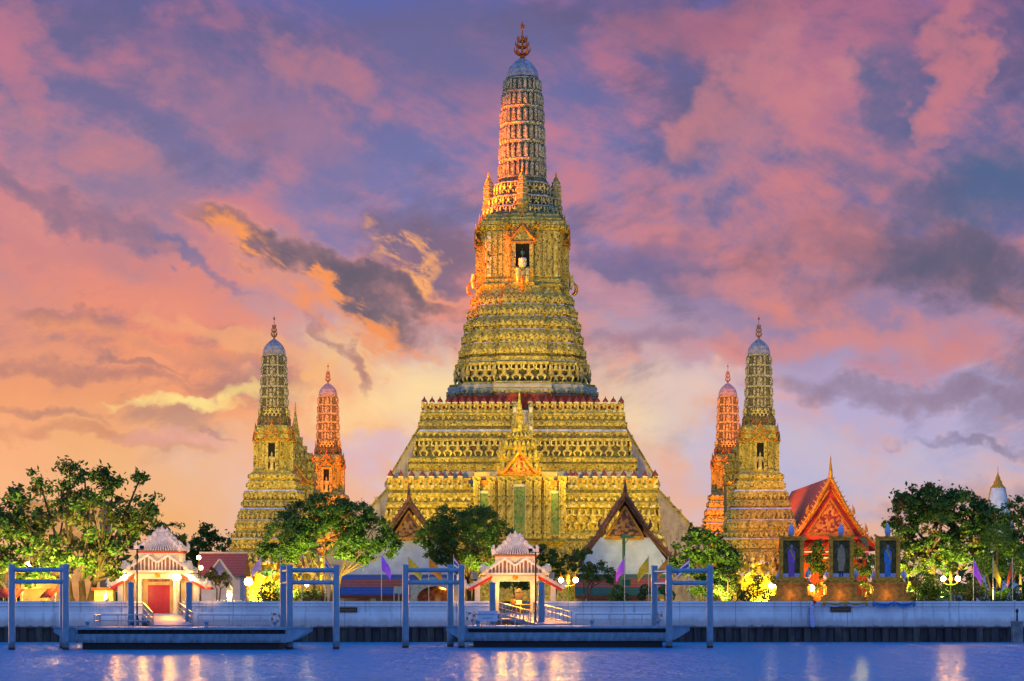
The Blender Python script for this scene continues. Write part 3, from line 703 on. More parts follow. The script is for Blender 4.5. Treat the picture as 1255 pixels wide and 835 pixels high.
# gallery wall and red cloth above the first balustrade
mb = MB().use(MT['lavender']); prof_loft(mb, 'mid', [cv(a, b) for a, b in ((508, 93), (481, 92.5), (480, 95), (476, 95.5), (475, 92.5), (472, 94), (469.8, 93))])
frieze(mb, 'mid', cv(478, 93.5)[1], cv(481, 93)[0], cv(476, 93)[0], .7, 'mosaic_fine', .2, 'petal'); mb.build('gallery_wall', parent=MAIN)
mb = MB(); zc0, hc = cv(500, 94.5); zc1 = cv(483, 94.5)[0]; rnd = random.Random(4)
pl = section('mid', hc); rr = [[], [], []]
for i in range(len(pl)):
    a, b = Vector(pl[i]), Vector(pl[(i + 1) % len(pl)])
    for j in range(8):
        q = a + (b - a) * j / 8
        for k, z in enumerate((zc0, (zc0 + zc1) / 2, zc1 + rnd.uniform(-.12, .12))): rr[k].append((q.x * (1 + rnd.uniform(0, .012)), q.y * (1 + rnd.uniform(0, .012)), z))
mb.loft(rr, False); mb.build('cloth_wrap', MT['redcloth'], MAIN)
# second terrace
t2 = [(577, 142), (573, 143), (569, 143), (567, 140), (565, 143), (561, 143), (559.5, 140), (559, 133), (541, 131), (540.5, 136), (537, 136), (535, 130), (532, 132), (528, 131), (525, 128), (523, 128), (521, 130.5), (516, 129.5), (514, 127), (511, 126.5), (509, 129), (506, 129), (505, 127), (503, 127)]
mb = MB().use(MT['mosaic']); prof_loft(mb, 'base', [cv(a, b) for a, b in t2])
for z0, z1, w, st in ((522, 517, 129.5, 'petal'), (534, 529.5, 131, 'drop'), (514, 510, 127, 'drop'), (566, 562, 142, 'petal'), (573.5, 570, 142, 'petal')):
    frieze(mb, 'base', cv(z0, w)[1], cv(z0, w)[0], cv(z1, w)[0], .8, 'mosaic_fine', .25, st)
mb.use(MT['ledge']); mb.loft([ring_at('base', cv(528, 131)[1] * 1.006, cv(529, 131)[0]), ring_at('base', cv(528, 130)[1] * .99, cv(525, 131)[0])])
mb.use(MT['mosaic_shade']); mb.loft([ring_at('base', cv(558.8, 133)[1] * 1.003, cv(558.8, 133)[0]), ring_at('base', cv(541.2, 131)[1] * 1.003, cv(541.2, 131)[0])], False)  # dark ring painted as shade behind this row of figures
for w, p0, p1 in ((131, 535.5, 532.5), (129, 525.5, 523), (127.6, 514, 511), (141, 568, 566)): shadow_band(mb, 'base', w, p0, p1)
second = mb.build('middle_terrace', parent=MAIN)
guardians('base', 132.5, 559, 541, 1.5, second)
mb = MB().use(MT['lavender']); prof_loft(mb, 'base', [cv(a, b) for a, b in ((600, 143.5), (586, 143.5), (585, 145), (578, 145), (577.2, 143))])
for p, t, n, w in along(section('base', cv(585, 143.5)[1]), 2.4):
    z0, z1 = cv(597, 143)[0], cv(579, 143)[0]; mb.use(MT['bluetile']).slab(p, t, n, w * .55, -.02, .08, z0, z1, .7)
mb.build('gallery_wall', parent=MAIN)
# lowest terrace down to the ground
t3 = [(737, 186), (700, 184), (690, 182), (668, 180), (664, 179), (662, 176), (655, 176), (652, 173), (650, 170), (624, 167), (622, 171), (616, 171), (613, 167.5), (608, 169.5), (604, 169), (602, 167), (600, 169), (597.5, 169), (597, 168)]
mb = MB().use(MT['mosaic']); prof_loft(mb, 'base', [cv(a, b) for a, b in t3])
for z0, z1, w, st in ((614, 610, 168, 'drop'), (622, 618, 170, 'petal'), (660, 655, 175, 'petal'), (678, 671, 180, 'drop')): frieze(mb, 'base', cv(z0, w)[1], cv(z0, w)[0], cv(z1, w)[0], .85, 'flower', .28, st)
frieze(mb, 'base', cv(637, 168.5)[1], cv(649, 169)[0], cv(625, 169)[0], 1.9, 'figure', style='figure')
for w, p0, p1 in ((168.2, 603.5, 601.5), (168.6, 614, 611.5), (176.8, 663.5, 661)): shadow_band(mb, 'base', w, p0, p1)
lower = mb.build('lower_terrace', parent=MAIN)
# balustrades
def balustrade(kind, hwpx, p0, p1, step, gap, parent, opening):
    z0, hh = cv(p0, hwpx); hgt = cv(p1, hwpx)[0] - z0; pl = section(kind, hh)
    bals = [MB(), MB()]
    pm_ = MB().use(MT['flower']); w = .62
    pm_.box(-w / 2, w / 2, -w / 2, w / 2, 0, hgt * .62); pm_.box(-w * .6, w * .6, -w * .6, w * .6, hgt * .58, hgt * .64)
    pm_.use(MT['redfin']).lathe([(w * .55, hgt * .64), (w * .62, hgt * .70), (w * .5, hgt * .76), (w * .22, hgt * .86), (w * .12, hgt * .9), (.01, hgt * 1.02)], n=8)
    posts = []
    for p, t, n, ww in along(pl, step):
        if abs(p.x) < gap and n.y < -.5: continue
        bal = bals[p.x > 0]; bal.use(MT['mosaic']); bal.ob(p, t, n, ww + .02, -.22, .16, z0, z0 + hgt * .22); bal.ob(p, t, n, ww + .02, -.18, .12, z0 + hgt * .42, z0 + hgt * .54)
        bal.use(MT['golddull']); bal.ob(p, t, n, ww * .55, -.12, .06, z0 + hgt * .22, z0 + hgt * .42)
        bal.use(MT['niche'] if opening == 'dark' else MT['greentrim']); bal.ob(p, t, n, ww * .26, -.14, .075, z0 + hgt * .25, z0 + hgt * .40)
        posts.append((p - t * (ww / 2), t)); last = p + t * (ww / 2)
    for sg in (-1, 1):
        posts.append((Vector((sg * gap, -hh)), Vector((1, 0))))
    bos = [q.build('balustrade', parent=parent) for q in bals]; o = None; seen = []
    for p, t in posts:
        if any((p - q).length < .6 for q in seen) or p.y > 2: continue
        seen.append(p); bo = bos[p.x > 0]
        o = pm_.build('post', parent=bo) if o is None else copy_of(o, bo)
        o.location = (p.x, p.y, z0); o.rotation_euler.z = math.atan2(t.y, t.x)
balustrade('base', 124, 506, 485.5, 1.08, 1.1, MAIN, 'dark')
balustrade('base', 167, 598, 575.5, 1.40, 6.3, MAIN, 'green')
# front stair on the second terrace and white flanking stairs on both sides
MT['stairwall'] = mosaic('stained_stair_plaster', [(.60, .52, .46), (.64, .57, .50), (.58, .50, .44)], .9, .02, .5)
def stair(name, x0, x1, ytop, ztop, zbot, slope, parent, rz=0.0, para=.45):
    mb = MB(); dyy = (ztop - zbot) / slope; n = max(4, int((ztop - zbot) / .42))
    mb.use(MT['lavender'])
    for k in range(n):
        f0, f1 = k / n, (k + 1) / n
        mb.box(x0, x1, ytop - dyy * (1 - f0), ytop, zbot + (ztop - zbot) * f0, zbot + (ztop - zbot) * f1 - .002)
    mb.use(MT['plaster'])
    for a, b in ((x0 - para, x0), (x1, x1 + para)):
        mb.use(MT['stairwall']); mb.prismx([(ytop, zbot), (ytop - dyy - .5, zbot), (ytop - dyy - .5, zbot + 1.0), (ytop, ztop + 1.0), ], a, b)
        mb.use(MT['mosaic_fine']); mb.prismx([(ytop - .003, ztop + .62), (ytop - dyy - .6, zbot + .62), (ytop - dyy - .6, zbot + 1.14), (ytop - .003, ztop + 1.14)], a - .10, b + .10)
        mb.use(MT['stairwall'])
        for k in range(int(dyy / 1.6)): q = (k + .5) * 1.6; zz = ztop + 1.1 - q * (ztop - zbot) / dyy; mb.box(a + .02, b - .02, ytop - q - .2, ytop - q + .2, zz - .6, zz + .55)
    return mb.build(name, parent=parent, rz=rz)
za, ha = cv(503, 127); zb_, hb_ = cv(597, 145)
stair('front_stair', -.85, .85, -ha - .02, za, zb_, 1.65, MAIN)
for rz in (-math.pi / 2, math.pi / 2):
    hs = 113 * 324 / F
    s = stair('side_stair', -2.4, 2.4, -hs, za + .2, zb_, 1.84, MAIN, rz)
    hs2 = hs + (za + .2 - zb_) / 1.84
    s2 = stair('side_stair', -2.4, 2.4, -hs2 + .6, zb_ + .3, 0, 1.12, MAIN, rz)
    pp = MB().use(MT['brownfig'])
    pp.box(-.35, .35, -.35, .35, -5, 1.9).lathe([(.42, 1.9), (.5, 2.2), (.3, 2.5), (.12, 2.8), (.3, 3.0), (.02, 3.5)], n=6)
    pp.build('stair_pillar', parent=s, loc=(-2.6 if rz < 0 else 2.6, -hs2 + 1.3, zb_ + 1.0))
# orange finials on the low wall seen beside the hall roof
# ---------------------------------------------------------------- corner prangs
def corner_prang(loc, rz, label, Y0):
    root = thing('corner_tower', label, 'temple tower', loc, rz, 'corner towers around the main temple tower')
    k = 295.0
    def c(py, w): hh = w * k / (F + w); return (5 + (727 - py) * (k - hh) / F - GZ, hh)
    zt, zd = c(386, 0)[0], c(415.5, 0)[0]
    trident(MB(), zt - zd, .40).build('finial', MT['brownfig'], root, (0, 0, zd))
    zb, hb = c(434, 13.6)
    mb = MB().use(MT['bluetile'])
    mb.loft([[(hb * g * (1 + .04 * (i % 2)) * math.cos(i * math.pi / 16), hb * g * (1 + .04 * (i % 2)) * math.sin(i * math.pi / 16), zb + (zd - zb) * f) for i in range(32)] for f, g in ((0, 1), (.25, .97), (.5, .84), (.72, .6), (.9, .3), (1, .08))])
    mb.build('dome', parent=root)
    cob_tower(MB(), 'tower', [c(p, w) for p, w in ((499, 16.2), (480, 16), (455, 15.2), (434, 14))], [c(p, 15)[0] for p in (499, 486, 473, 460, 447, 434)], step=.62).build('tower', parent=root)
    mb = MB().use(MT['mosaic_shade']); prof_loft(mb, 'tower', [c(a, b) for a, b in ((521, 20), (519, 20), (518, 18.5), (511.5, 18.5), (511, 19), (509, 18.5), (508, 17.2), (500, 17), (499, 16.3))])
    frieze(mb, 'tower', c(505, 17)[1], c(510, 17)[0], c(500, 17)[0], .7, 'figure', style='figure')
    frieze(mb, 'tower', c(515, 18.5)[1], c(520.5, 18)[0], c(511.5, 18)[0], .8, 'brownfig', style='figure')
    mb.build('figure_storeys', parent=root)
    mb = MB().use(MT['mosaic']); prof_loft(mb, 'niche', [c(a, b) for a, b in ((578, 23.5), (576, 23.5), (574, 19.2), (538, 18.8), (537, 22.5), (533, 23), (531, 21.5), (528, 22.5), (524, 22), (521, 20.5))])
    for p, t, n, w in along(section('niche', c(555, 19)[1]), .62):
        mb.use(MT['flower'] if abs(p.x) > 1.35 and abs(p.y) > 1.35 else MT['mosaic_fine']); mb.ob(p, t, n, w * .62, -.03, .09, c(573, 21)[0], c(540, 21)[0])
    mb.build('niche_storey', parent=root)
    z0, z1 = c(577, 22)[0], c(543, 22)[0]; yf = -c(560, 23.4)[1] - .12
    mb = MB()
    for sg in (-1, 1): mb.use(MT['mosaic_fine']); mb.box(sg * .66 - .22, sg * .66 + .22, yf, yf + .8, z0, z1)
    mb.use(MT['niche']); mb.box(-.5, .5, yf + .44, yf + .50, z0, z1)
    mb.use(MT['mosaic']); mb.box(-.9, .9, yf, yf + .8, z1, z1 + .3)
    pediment(mb, 2.0, z1 + .3, 1.1, yf - .05, yf + .9, 'golddull', 'mosaic'); pediment(mb, 1.7, z1 + 1.25, 1.25, yf + .15, yf + 1.0, 'golddull', 'mosaic')
    for sg in (-1, 1):
        for z in (z1 + .3, z1 + 1.3): mb.use(MT['golddull']).path([(sg * 1.75, yf + .5, z), (sg * 2.1, yf + .4, z + .15), (sg * 2.1, yf + .3, z + .75)], [.14, .1, .015], 5)
    po = mb.build('porch', parent=root)
    for q in (1, 2, 3): copy_of(po, root, (0, 0, 0), q * math.pi / 2)
    standing_figure(MB(), 2.3, (0, yf + .26, z0)).build('niche_statue', MT['figure'], root)
    bp = [(737, 57), (700, 55.5), (677, 54), (675, 50), (672, 47), (661, 47.5), (659, 49), (656, 44), (648, 42.5), (647, 44), (638, 43), (636, 38), (634, 38.5), (632, 39.5), (624, 38), (622, 34), (620, 36.5), (613, 35), (611, 31), (609, 34), (602, 33.5), (600, 29.5), (597, 30.5), (590, 29.5), (588, 27), (586, 28.5), (581, 27.5), (579, 25), (577.5, 24)]
    mb = MB().use(MT['mosaic']); prof_loft(mb, 'base', [c(a, b) for a, b in bp])
    for z, w, st in ((672, 48, 'petal'), (658, 46, 'drop'), (647, 43, 'petal'), (632, 39, 'petal'), (620, 36, 'petal'), (609, 33.5, 'petal'), (597, 30.3, 'petal'), (586, 28.3, 'petal'), (636, 40, 'drop'), (612, 33, 'drop')):
        frieze(mb, 'base', c(z, w)[1], c(z, w)[0], c(z - 5, w)[0], .6, 'mosaic_fine', .16, st)
    for z, w in ((679, 52), (661, 47.8), (638, 41), (624, 37.5), (602, 32)):
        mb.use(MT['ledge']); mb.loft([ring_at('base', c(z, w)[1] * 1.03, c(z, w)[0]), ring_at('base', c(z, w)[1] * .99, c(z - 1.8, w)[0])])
    frieze(mb, 'base', c(700, 54)[1], c(715, 54.5)[0], c(681, 54.5)[0], 2.2, 'flower', style='figure')
    mb.build('base_terrace', parent=root)
    return root
ct = corner_prang((X(336, 295), 295, GZ), -.03, 'pale yellow lit corner tower on the left, beside the round-crowned bank tree', 295)
for px, Y, lab in ((930, 295, 'pale corner tower lit yellow standing behind the royal portraits on the right'), (402, 357, 'orange lit corner tower rising behind the left bank tree'), (892, 357, 'orange lit corner tower partly hidden by the pale tower on the right')):
    copy_of(ct, None, (X(px, Y), Y, GZ), -.03, lab)

# ---------------------------------------------------------------- mondops: the spired porch in front and one at each side
def mondop(name, label, loc, s=1.0, rz=0.0, wings=True, zbase=0.0):
    root = thing(name, label, 'shrine', loc, rz)
    U = 300 / F * s
    z = lambda py: (5 + (727 - py) * 300 / F - GZ) * (s if s != 1 else 1)
    mb = MB().use(MT['mosaic'])
    wx = 61 * U if wings else 36 * U
    pf = [(737, 0), (700, -1), (696, 0), (686, -.6), (680, .1), (674, -.5), (668, -1), (664, .0), (661, -.5)]
    mb.loft([[(sx * (wx + d), sy * (31 * U + d), z(p)) for sx, sy in ((-1, -1), (1, -1), (1, 1), (-1, 1))] for p, d in pf])
    for i in range(26):
        x = -wx + (i + .5) * wx * 2 / 26
        mb.use(MT['mosaic_fine']); mb.slab((x, -31 * U), (1, 0), (0, -1), wx * 2 / 26 * .8, -.3, .12, z(684), z(676), .4)
    mb.build('plinth', parent=root)
    mb = MB().use(MT['mosaic'])
    mb.box(-25 * U, 25 * U, -26 * U, 26 * U, z(661), z(583))
    if wings:
        for sg in (-1, 1):
            x0, x1 = sorted((sg * 26.5 * U, sg * 55 * U)); mb.box(x0, x1, -22 * U, 22 * U, z(661), z(596))
            mb.use(MT['golddull']); mb.box(x0 - .1, x1 + .15, -22.6 * U, 22.6 * U, z(596), z(593)); mb.box(x0, x1 + .3, -23.6 * U, 23.6 * U, z(593), z(590)); mb.use(MT['ochre_wall']); mb.box(x0, x1 - 1.0, -20 * U, 20 * U, z(590), z(580)); mb.use(MT['mosaic_fine'])
    mb.build('body', parent=root)
    # pilasters, each a part
    col = MB().use(MT['mosaic_fine'])
    cw = .42
    col.box(-cw, cw, 0, .5, z(655), z(590)); col.use(MT['mosaic']); col.box(-cw * 1.3, cw * 1.3, -.12, .5, z(661), z(655)); col.box(-cw * 1.3, cw * 1.3, -.12, .5, z(590), z(585)); col.box(-cw * .5, cw * .5, -.1, 0, z(652), z(594))
    xs = [-22, -11.5, 11.5, 22]; o = None
    for x in xs:
        o = col.build('pilaster', parent=root) if o is None else copy_of(o, root)
        o.location = (x * U, -26 * U - .5, 0)
    if wings:
        for x in (-52, -34, 34, 52):
            o = copy_of(o, root); o.location = (x * U, -22 * U - .5, 0); o.scale = (1, 1, 1)
    def door(x, y, w, p0, p1):
        d = MB().use(MT['cream_post']); d.box(x - w / 2 - .28, x + w / 2 + .28, y - .3, y, z(p0), z(p1) + .35)
        f = d.build('door_frame', parent=root)
        e = MB().use(MT['green_panel']); e.box(x - w / 2, x + w / 2, y - .34, y - .303, z(p0) + .1, z(p1)); e.build('door', parent=f)
    door(0, -26 * U, 13 * U, 657, 598)
    if wings:
        for sg in (-1, 1): door(sg * 43.5 * U, -22 * U, 10 * U, 657, 606)
    mb = MB(); pediment(mb, 40 * U, z(583) + .05, 30 * U, -29 * U, -16 * U, 'gold', 'pedgold')
    mb.use(MT['golddull']).box(-27 * U, 27 * U, -28 * U, 27 * U, z(583), z(580)); mb.build('pediment', parent=root)
    # tiered roof and spire
    mb = MB().use(MT['mosaic']); tiers = [(580, 27), (576, 27), (574, 24), (567, 23), (565, 26), (561, 25), (558, 21), (552, 20), (550, 22), (547, 20), (544, 15), (540, 14), (538, 15.5), (535, 13), (531, 9.5), (528, 9), (526, 10), (523, 8), (519, 6), (512, 5), (511, 5.6), (508, 4.2), (500, 3), (490, 1.6), (480, .6), (472, .15)]
    mb.loft([ring_at('mid', w * U, z(p)) for p, w in tiers])
    for p, w in ((576, 27), (561, 25.5), (547, 21), (536, 14.5), (524, 9)):
        for q, t, n, ww in along(section('mid', w * U), max(.5, w * U * .26), False): mb.slab(q, t, n, ww * .7, -.25, .1, z(p), z(p) + max(.5, w * U * .3), .4)
    mb.build('spire', parent=root)
    return root
mondop('porch_shrine', 'shrine porch with needle spire and green doors at the foot of the central tower', (X(636.5, 302), 300, GZ))
def side_mondop(px, Y, lab):
    r = mondop('side_shrine', lab, (X(px, Y), Y, GZ), 1.0, 0, False); return r
side_mondop(362, 326, 'gilded shrine with stepped spire tucked between the pale and orange towers on the left')
side_mondop(912, 328, 'gilded shrine with green gable ends, mostly hidden between the two towers on the right')

# ---------------------------------------------------------------- Thai halls with carved gables on the bank side
def naga(mb, p0, p1, r, n=7, tip=.8):
    """saw-toothed barge board from ridge to eave with an upturned end"""
    a, b = Vector(p0), Vector(p1)
    mb.tube(a, b, r, r, 6)
    for i in range(n):
        q = a + (b - a) * ((i + .5) / n); d = (b - a).normalized(); up = Vector((-d.z, 0, d.x)) if d.x < 0 else Vector((d.z * -1, 0, d.x))
        if up.z < 0: up = -up
        mb.tube(q + up * r * .6, q + up * r * 2.2 + Vector((0, 0, r * .5)), r * .6, .01, 4)
    out = Vector((1 if b.x > a.x else -1, 0, 0))
    mb.path([b, b + out * tip * .45 + Vector((0, 0, tip * .1)), b + out * tip * .5 + Vector((0, 0, tip * .7)), b + out * tip * .3 + Vector((0, 0, tip * 1.4))], [r * 1.3, r * 1.1, r * .7, .01], 5)
def hall(name, label, loc, trim, M_, tiers, wallpts, ped, depth, skirt, walls, roofmat, bargemat, pedmat, wallmat, finial=1.6):
    """M_ metres per pixel; tiers = list of (x_in, z_in, x_out, z_out) slopes in px above ground; y grows to the back"""
    root = thing(name, label, 'temple hall', loc)
    u = M_
    mb = MB().use(MT[wallmat]); mb.prismy([(x * u, z * u) for x, z in wallpts], .5, depth - .5); mb.build('wall', parent=root)
    for k, (xi, zi, xo, zo) in enumerate(tiers):
        mb = MB(); th = 1.6
        for sg in (-1, 1):
            mb.use(MT[roofmat]); y0 = .25 + .35 * k
            a = [(sg * xi * u, zi * u), (sg * xo * u, zo * u), (sg * xo * u, (zo - 6) * u), (sg * xi * u, (zi - 9) * u)]
            mb.prismy(a if sg > 0 else a[::-1], y0, depth - y0)
        ro = mb.build('roof', parent=root)
        for sg in (-1, 1):
            bb = MB().use(MT[bargemat]); naga(bb, (sg * xi * u, .1 + .35 * k, zi * u), (sg * xo * u, .1 + .35 * k, zo * u), 2.4 * u, 8 if k == 0 else 6, 9 * u); bb.build('barge_board', parent=ro)
    if name == 'ordination_hall':
        gb = MB().use(MT['redtrim']); gb.prismy([(-58 * u, 80 * u), (58 * u, 80 * u), (40 * u, 96 * u), (24 * u, 118 * u), (0, 162 * u), (-24 * u, 118 * u), (-40 * u, 96 * u)], .62, .8); gb.build('gable_board', parent=root)
        for sg in (-1, 1):
            bb = MB().use(MT['gold']); naga(bb, (sg * 2 * u, .3, 148 * u), (sg * 40 * u, .3, 92 * u), 1.3 * u, 9, 5 * u); bb.build('inner_barge_board', parent=root)
    x, z0, z1 = ped
    mb = MB().use(MT[pedmat]); mb.prismy([(-x * u, z0 * u), (x * u, z0 * u), (0, z1 * u)], .2, .6); mb.use(MT['golddull']); mb.box(-x * 1.06 * u, x * 1.06 * u, .08, .6, (z0 - 4.5) * u, z0 * u - .003)
    for sg in (-1, 1): mb.tube((sg * x * u, .15, z0 * u), (0, .15, z1 * u), 1.5 * u, 1.2 * u, 5)
    mb.build('pediment', parent=root)
    mb = MB().use(MT[bargemat]); z = tiers[0][1] * u; mb.path([(0, .1, z), (0, -.15, z + finial * .4), (0, .05, z + finial * .75), (0, -.1, z + finial * 1.3)], [.28, .2, .12, .01], 6); mb.build('roof_finial', parent=root)
    if skirt:
        x0, x1, zs = skirt      # zs: heights of the bands of the low front roof
        mb = MB(); d0 = -3.2; ytop = .4
        n = len(zs) - 1; mats = [MT[trim], MT['redtile'], MT[trim]]
        for i in range(n):
            f0, f1 = i / n, (i + 1) / n
            y0, y1 = ytop + (d0 - ytop) * f0, ytop + (d0 - ytop) * f1 + .002
            mb.use(mats[i]); mb.hexa([(x0 * u, y1, zs[i + 1] * u - .18), (x1 * u, y1, zs[i + 1] * u - .18), (x1 * u, y0, zs[i] * u - .18), (x0 * u, y0, zs[i] * u - .18), (x0 * u, y1, zs[i + 1] * u), (x1 * u, y1, zs[i + 1] * u), (x1 * u, y0, zs[i] * u), (x0 * u, y0, zs[i] * u)])
        mb.use(MT['redfin']); mb.box(x0 * u, x1 * u, d0 - .02, d0 + .2, zs[-1] * u - .45, zs[-1] * u - .185)
        mb.build('porch_roof', parent=root)
        wb = MB().use(MT['ochre_wall']); wb.box(x0 * u + .3, x1 * u - .3, -.6, -.1, 0, zs[-1] * u + .6); wb.build('porch_wall', parent=root)
        o = None
        for x in walls['cols']:
            if o is None: cb = MB().use(MT['white']); cb.box(-.3, .3, -.3, .3, 0, zs[-1] * u - .2); cb.box(-.38, .38, -.38, .38, 0, .4); o = cb.build('column', parent=root)
            else: o = copy_of(o, root)
            o.location = (x * u, d0 + .6, 0)
        for x, w in walls['doors']:
            db = MB().use(MT['golddull']); db.box(x * u - w * u / 2, x * u + w * u / 2, -.8, -.602, 0, 14 * u); f = db.build('doorway', parent=root)
            lb = MB().use(MT['lit']); rn = random.Random(int(x * 7)); 
            for i in range(7): a = x * u + w * u * (i - 3) / 8.2; lb.box(a - w * u * .045, a + w * u * .045, -.84, -.802, .1 + rn.uniform(0, .3), 13 * u - rn.uniform(0, 5) * u)
            lb.build('lattice', parent=f)
    return root
m1 = 262 / F
hall('temple_hall', 'white temple hall with dark carved gable and green edged porch roof', (X(766, 262), 262, GZ), 'greentrim', m1,
     [(0, 146, 27, 97 + 7), (23, 106, 58, 68)], [(-50, 0), (50, 0), (50, 66), (30, 92), (-30, 92), (-50, 66)], (22, 94, 130), 22, (-62, 56, (47, 42, 31, 22)), dict(cols=[-47, -2, 44], doors=[(-22, 18)]), 'brownroof', 'brownroof', 'pediment', 'plaster')
m2 = 268 / F
hall('temple_hall', 'white temple hall with dark gable and blue edged porch roof between bank trees', (X(501, 268), 268, GZ), 'bluetrim', m2,
     [(0, 138, 25, 101), (21, 103, 60, 66)], [(-76, 0), (56, 0), (56, 48), (52, 64), (28, 90), (-28, 90), (-52, 64), (-76, 48)], (19, 92, 124), 20, (-82, 58, (46, 40, 31, 22)), dict(cols=[-80, -42, 6, 50], doors=[(-58, 22), (30, 18)]), 'brownroof', 'brownroof', 'pediment', 'plaster')
m3 = 284 / F
hr = hall('ordination_hall', 'large red and gold temple hall with many-tiered glittering gable, right of the pale corner tower', (X(1018, 284), 284, GZ), 'greentrim', m3,
     [(0, 164, 24, 118), (20, 124, 40, 96), (36, 100, 58, 80)], [(-46, 0), (46, 0), (46, 78), (30, 96), (-30, 96), (-46, 78)], (27, 96, 138), 40, None, None, 'redtile', 'gold', 'pedgold', 'redcloth', 2.2)
mb = MB()
for zz, mt, e, hh in ((91, 'redtrim', 0, 3.6), (73, 'white', .25, 1.6), (70.5, 'redtrim', .15, 2.4), (66, 'white', .1, 1.8)):
    mb.use(MT[mt]).box(-42 * m3 - e, 42 * m3 + e, -1.6 - e, .3, zz * m3 - hh * m3, zz * m3)
mb.use(MT['redcloth']).hexa([(-44 * m3, -1.9, 74 * m3), (44 * m3, -1.9, 74 * m3), (42 * m3, .1, 86.5 * m3), (-42 * m3, .1, 86.5 * m3), (-44 * m3, -1.9, 74.8 * m3), (44 * m3, -1.9, 74.8 * m3), (42 * m3, .1, 87.2 * m3), (-42 * m3, .1, 87.2 * m3)])
mb.use(MT['greentrim'])
for sg in (-1, 1): mb.prismy([(sg * 42 * m3, 90 * m3), (sg * 30 * m3, 90 * m3), (sg * 44 * m3, 76 * m3)][::sg], -2.0, -1.62)
mb.build('porch_roof', parent=hr)
sp_ = MB().use(MT['lavender'])      # left wing of the same roof running back
for k, (x0, z0, x1, z1) in enumerate(((-8, 150, -30, 112), (-26, 116, -50, 82))):
    sp_.prismy([(x0 * m3, z0 * m3), (x0 * m3, (z0 - 3) * m3), (x1 * m3, (z1 - 3) * m3), (x1 * m3, z1 * m3)], 41 + 2 * k, 62)
sp_.build('rear_roof', parent=hr)
# far white chedi
yc = 420; uc = yc / F; mb = MB().use(MT['plaster'])
zc = lambda py: 5 + (727 - py) * uc - GZ
ch = thing('white_chedi', 'white bell shaped stupa with golden crown far behind the right-hand trees', 'stupa', (X(1223, yc), yc, GZ))
mb.lathe([(26 * uc, 0), (24 * uc, zc(660)), (18 * uc, zc(640)), (15 * uc, zc(630)), (12 * uc, zc(618)), (9.5 * uc, zc(604)), (7.5 * uc, zc(597))], n=24); mb.build('bell', parent=ch)
mb = MB().use(MT['gold'])
for k in (0, 6):
    a = k * math.pi / 6; u = Vector((math.cos(a), math.sin(a), 0))
    mb.path([u * (15.3 * uc) + Vector((0, 0, zc(628))), u * (12.2 * uc) + Vector((0, 0, zc(617))), u * (7.8 * uc) + Vector((0, 0, zc(597)))], [.14, .14, .2], 5)
mb.lathe([(8.2 * uc, zc(600)), (7.6 * uc, zc(596)), (5 * uc, zc(593)), (5.4 * uc, zc(591)), (3 * uc, zc(588)), (3.2 * uc, zc(586.5)), (1.5 * uc, zc(583)), (.4 * uc, zc(579)), (.05, zc(572))], n=16); mb.build('crown', parent=ch)
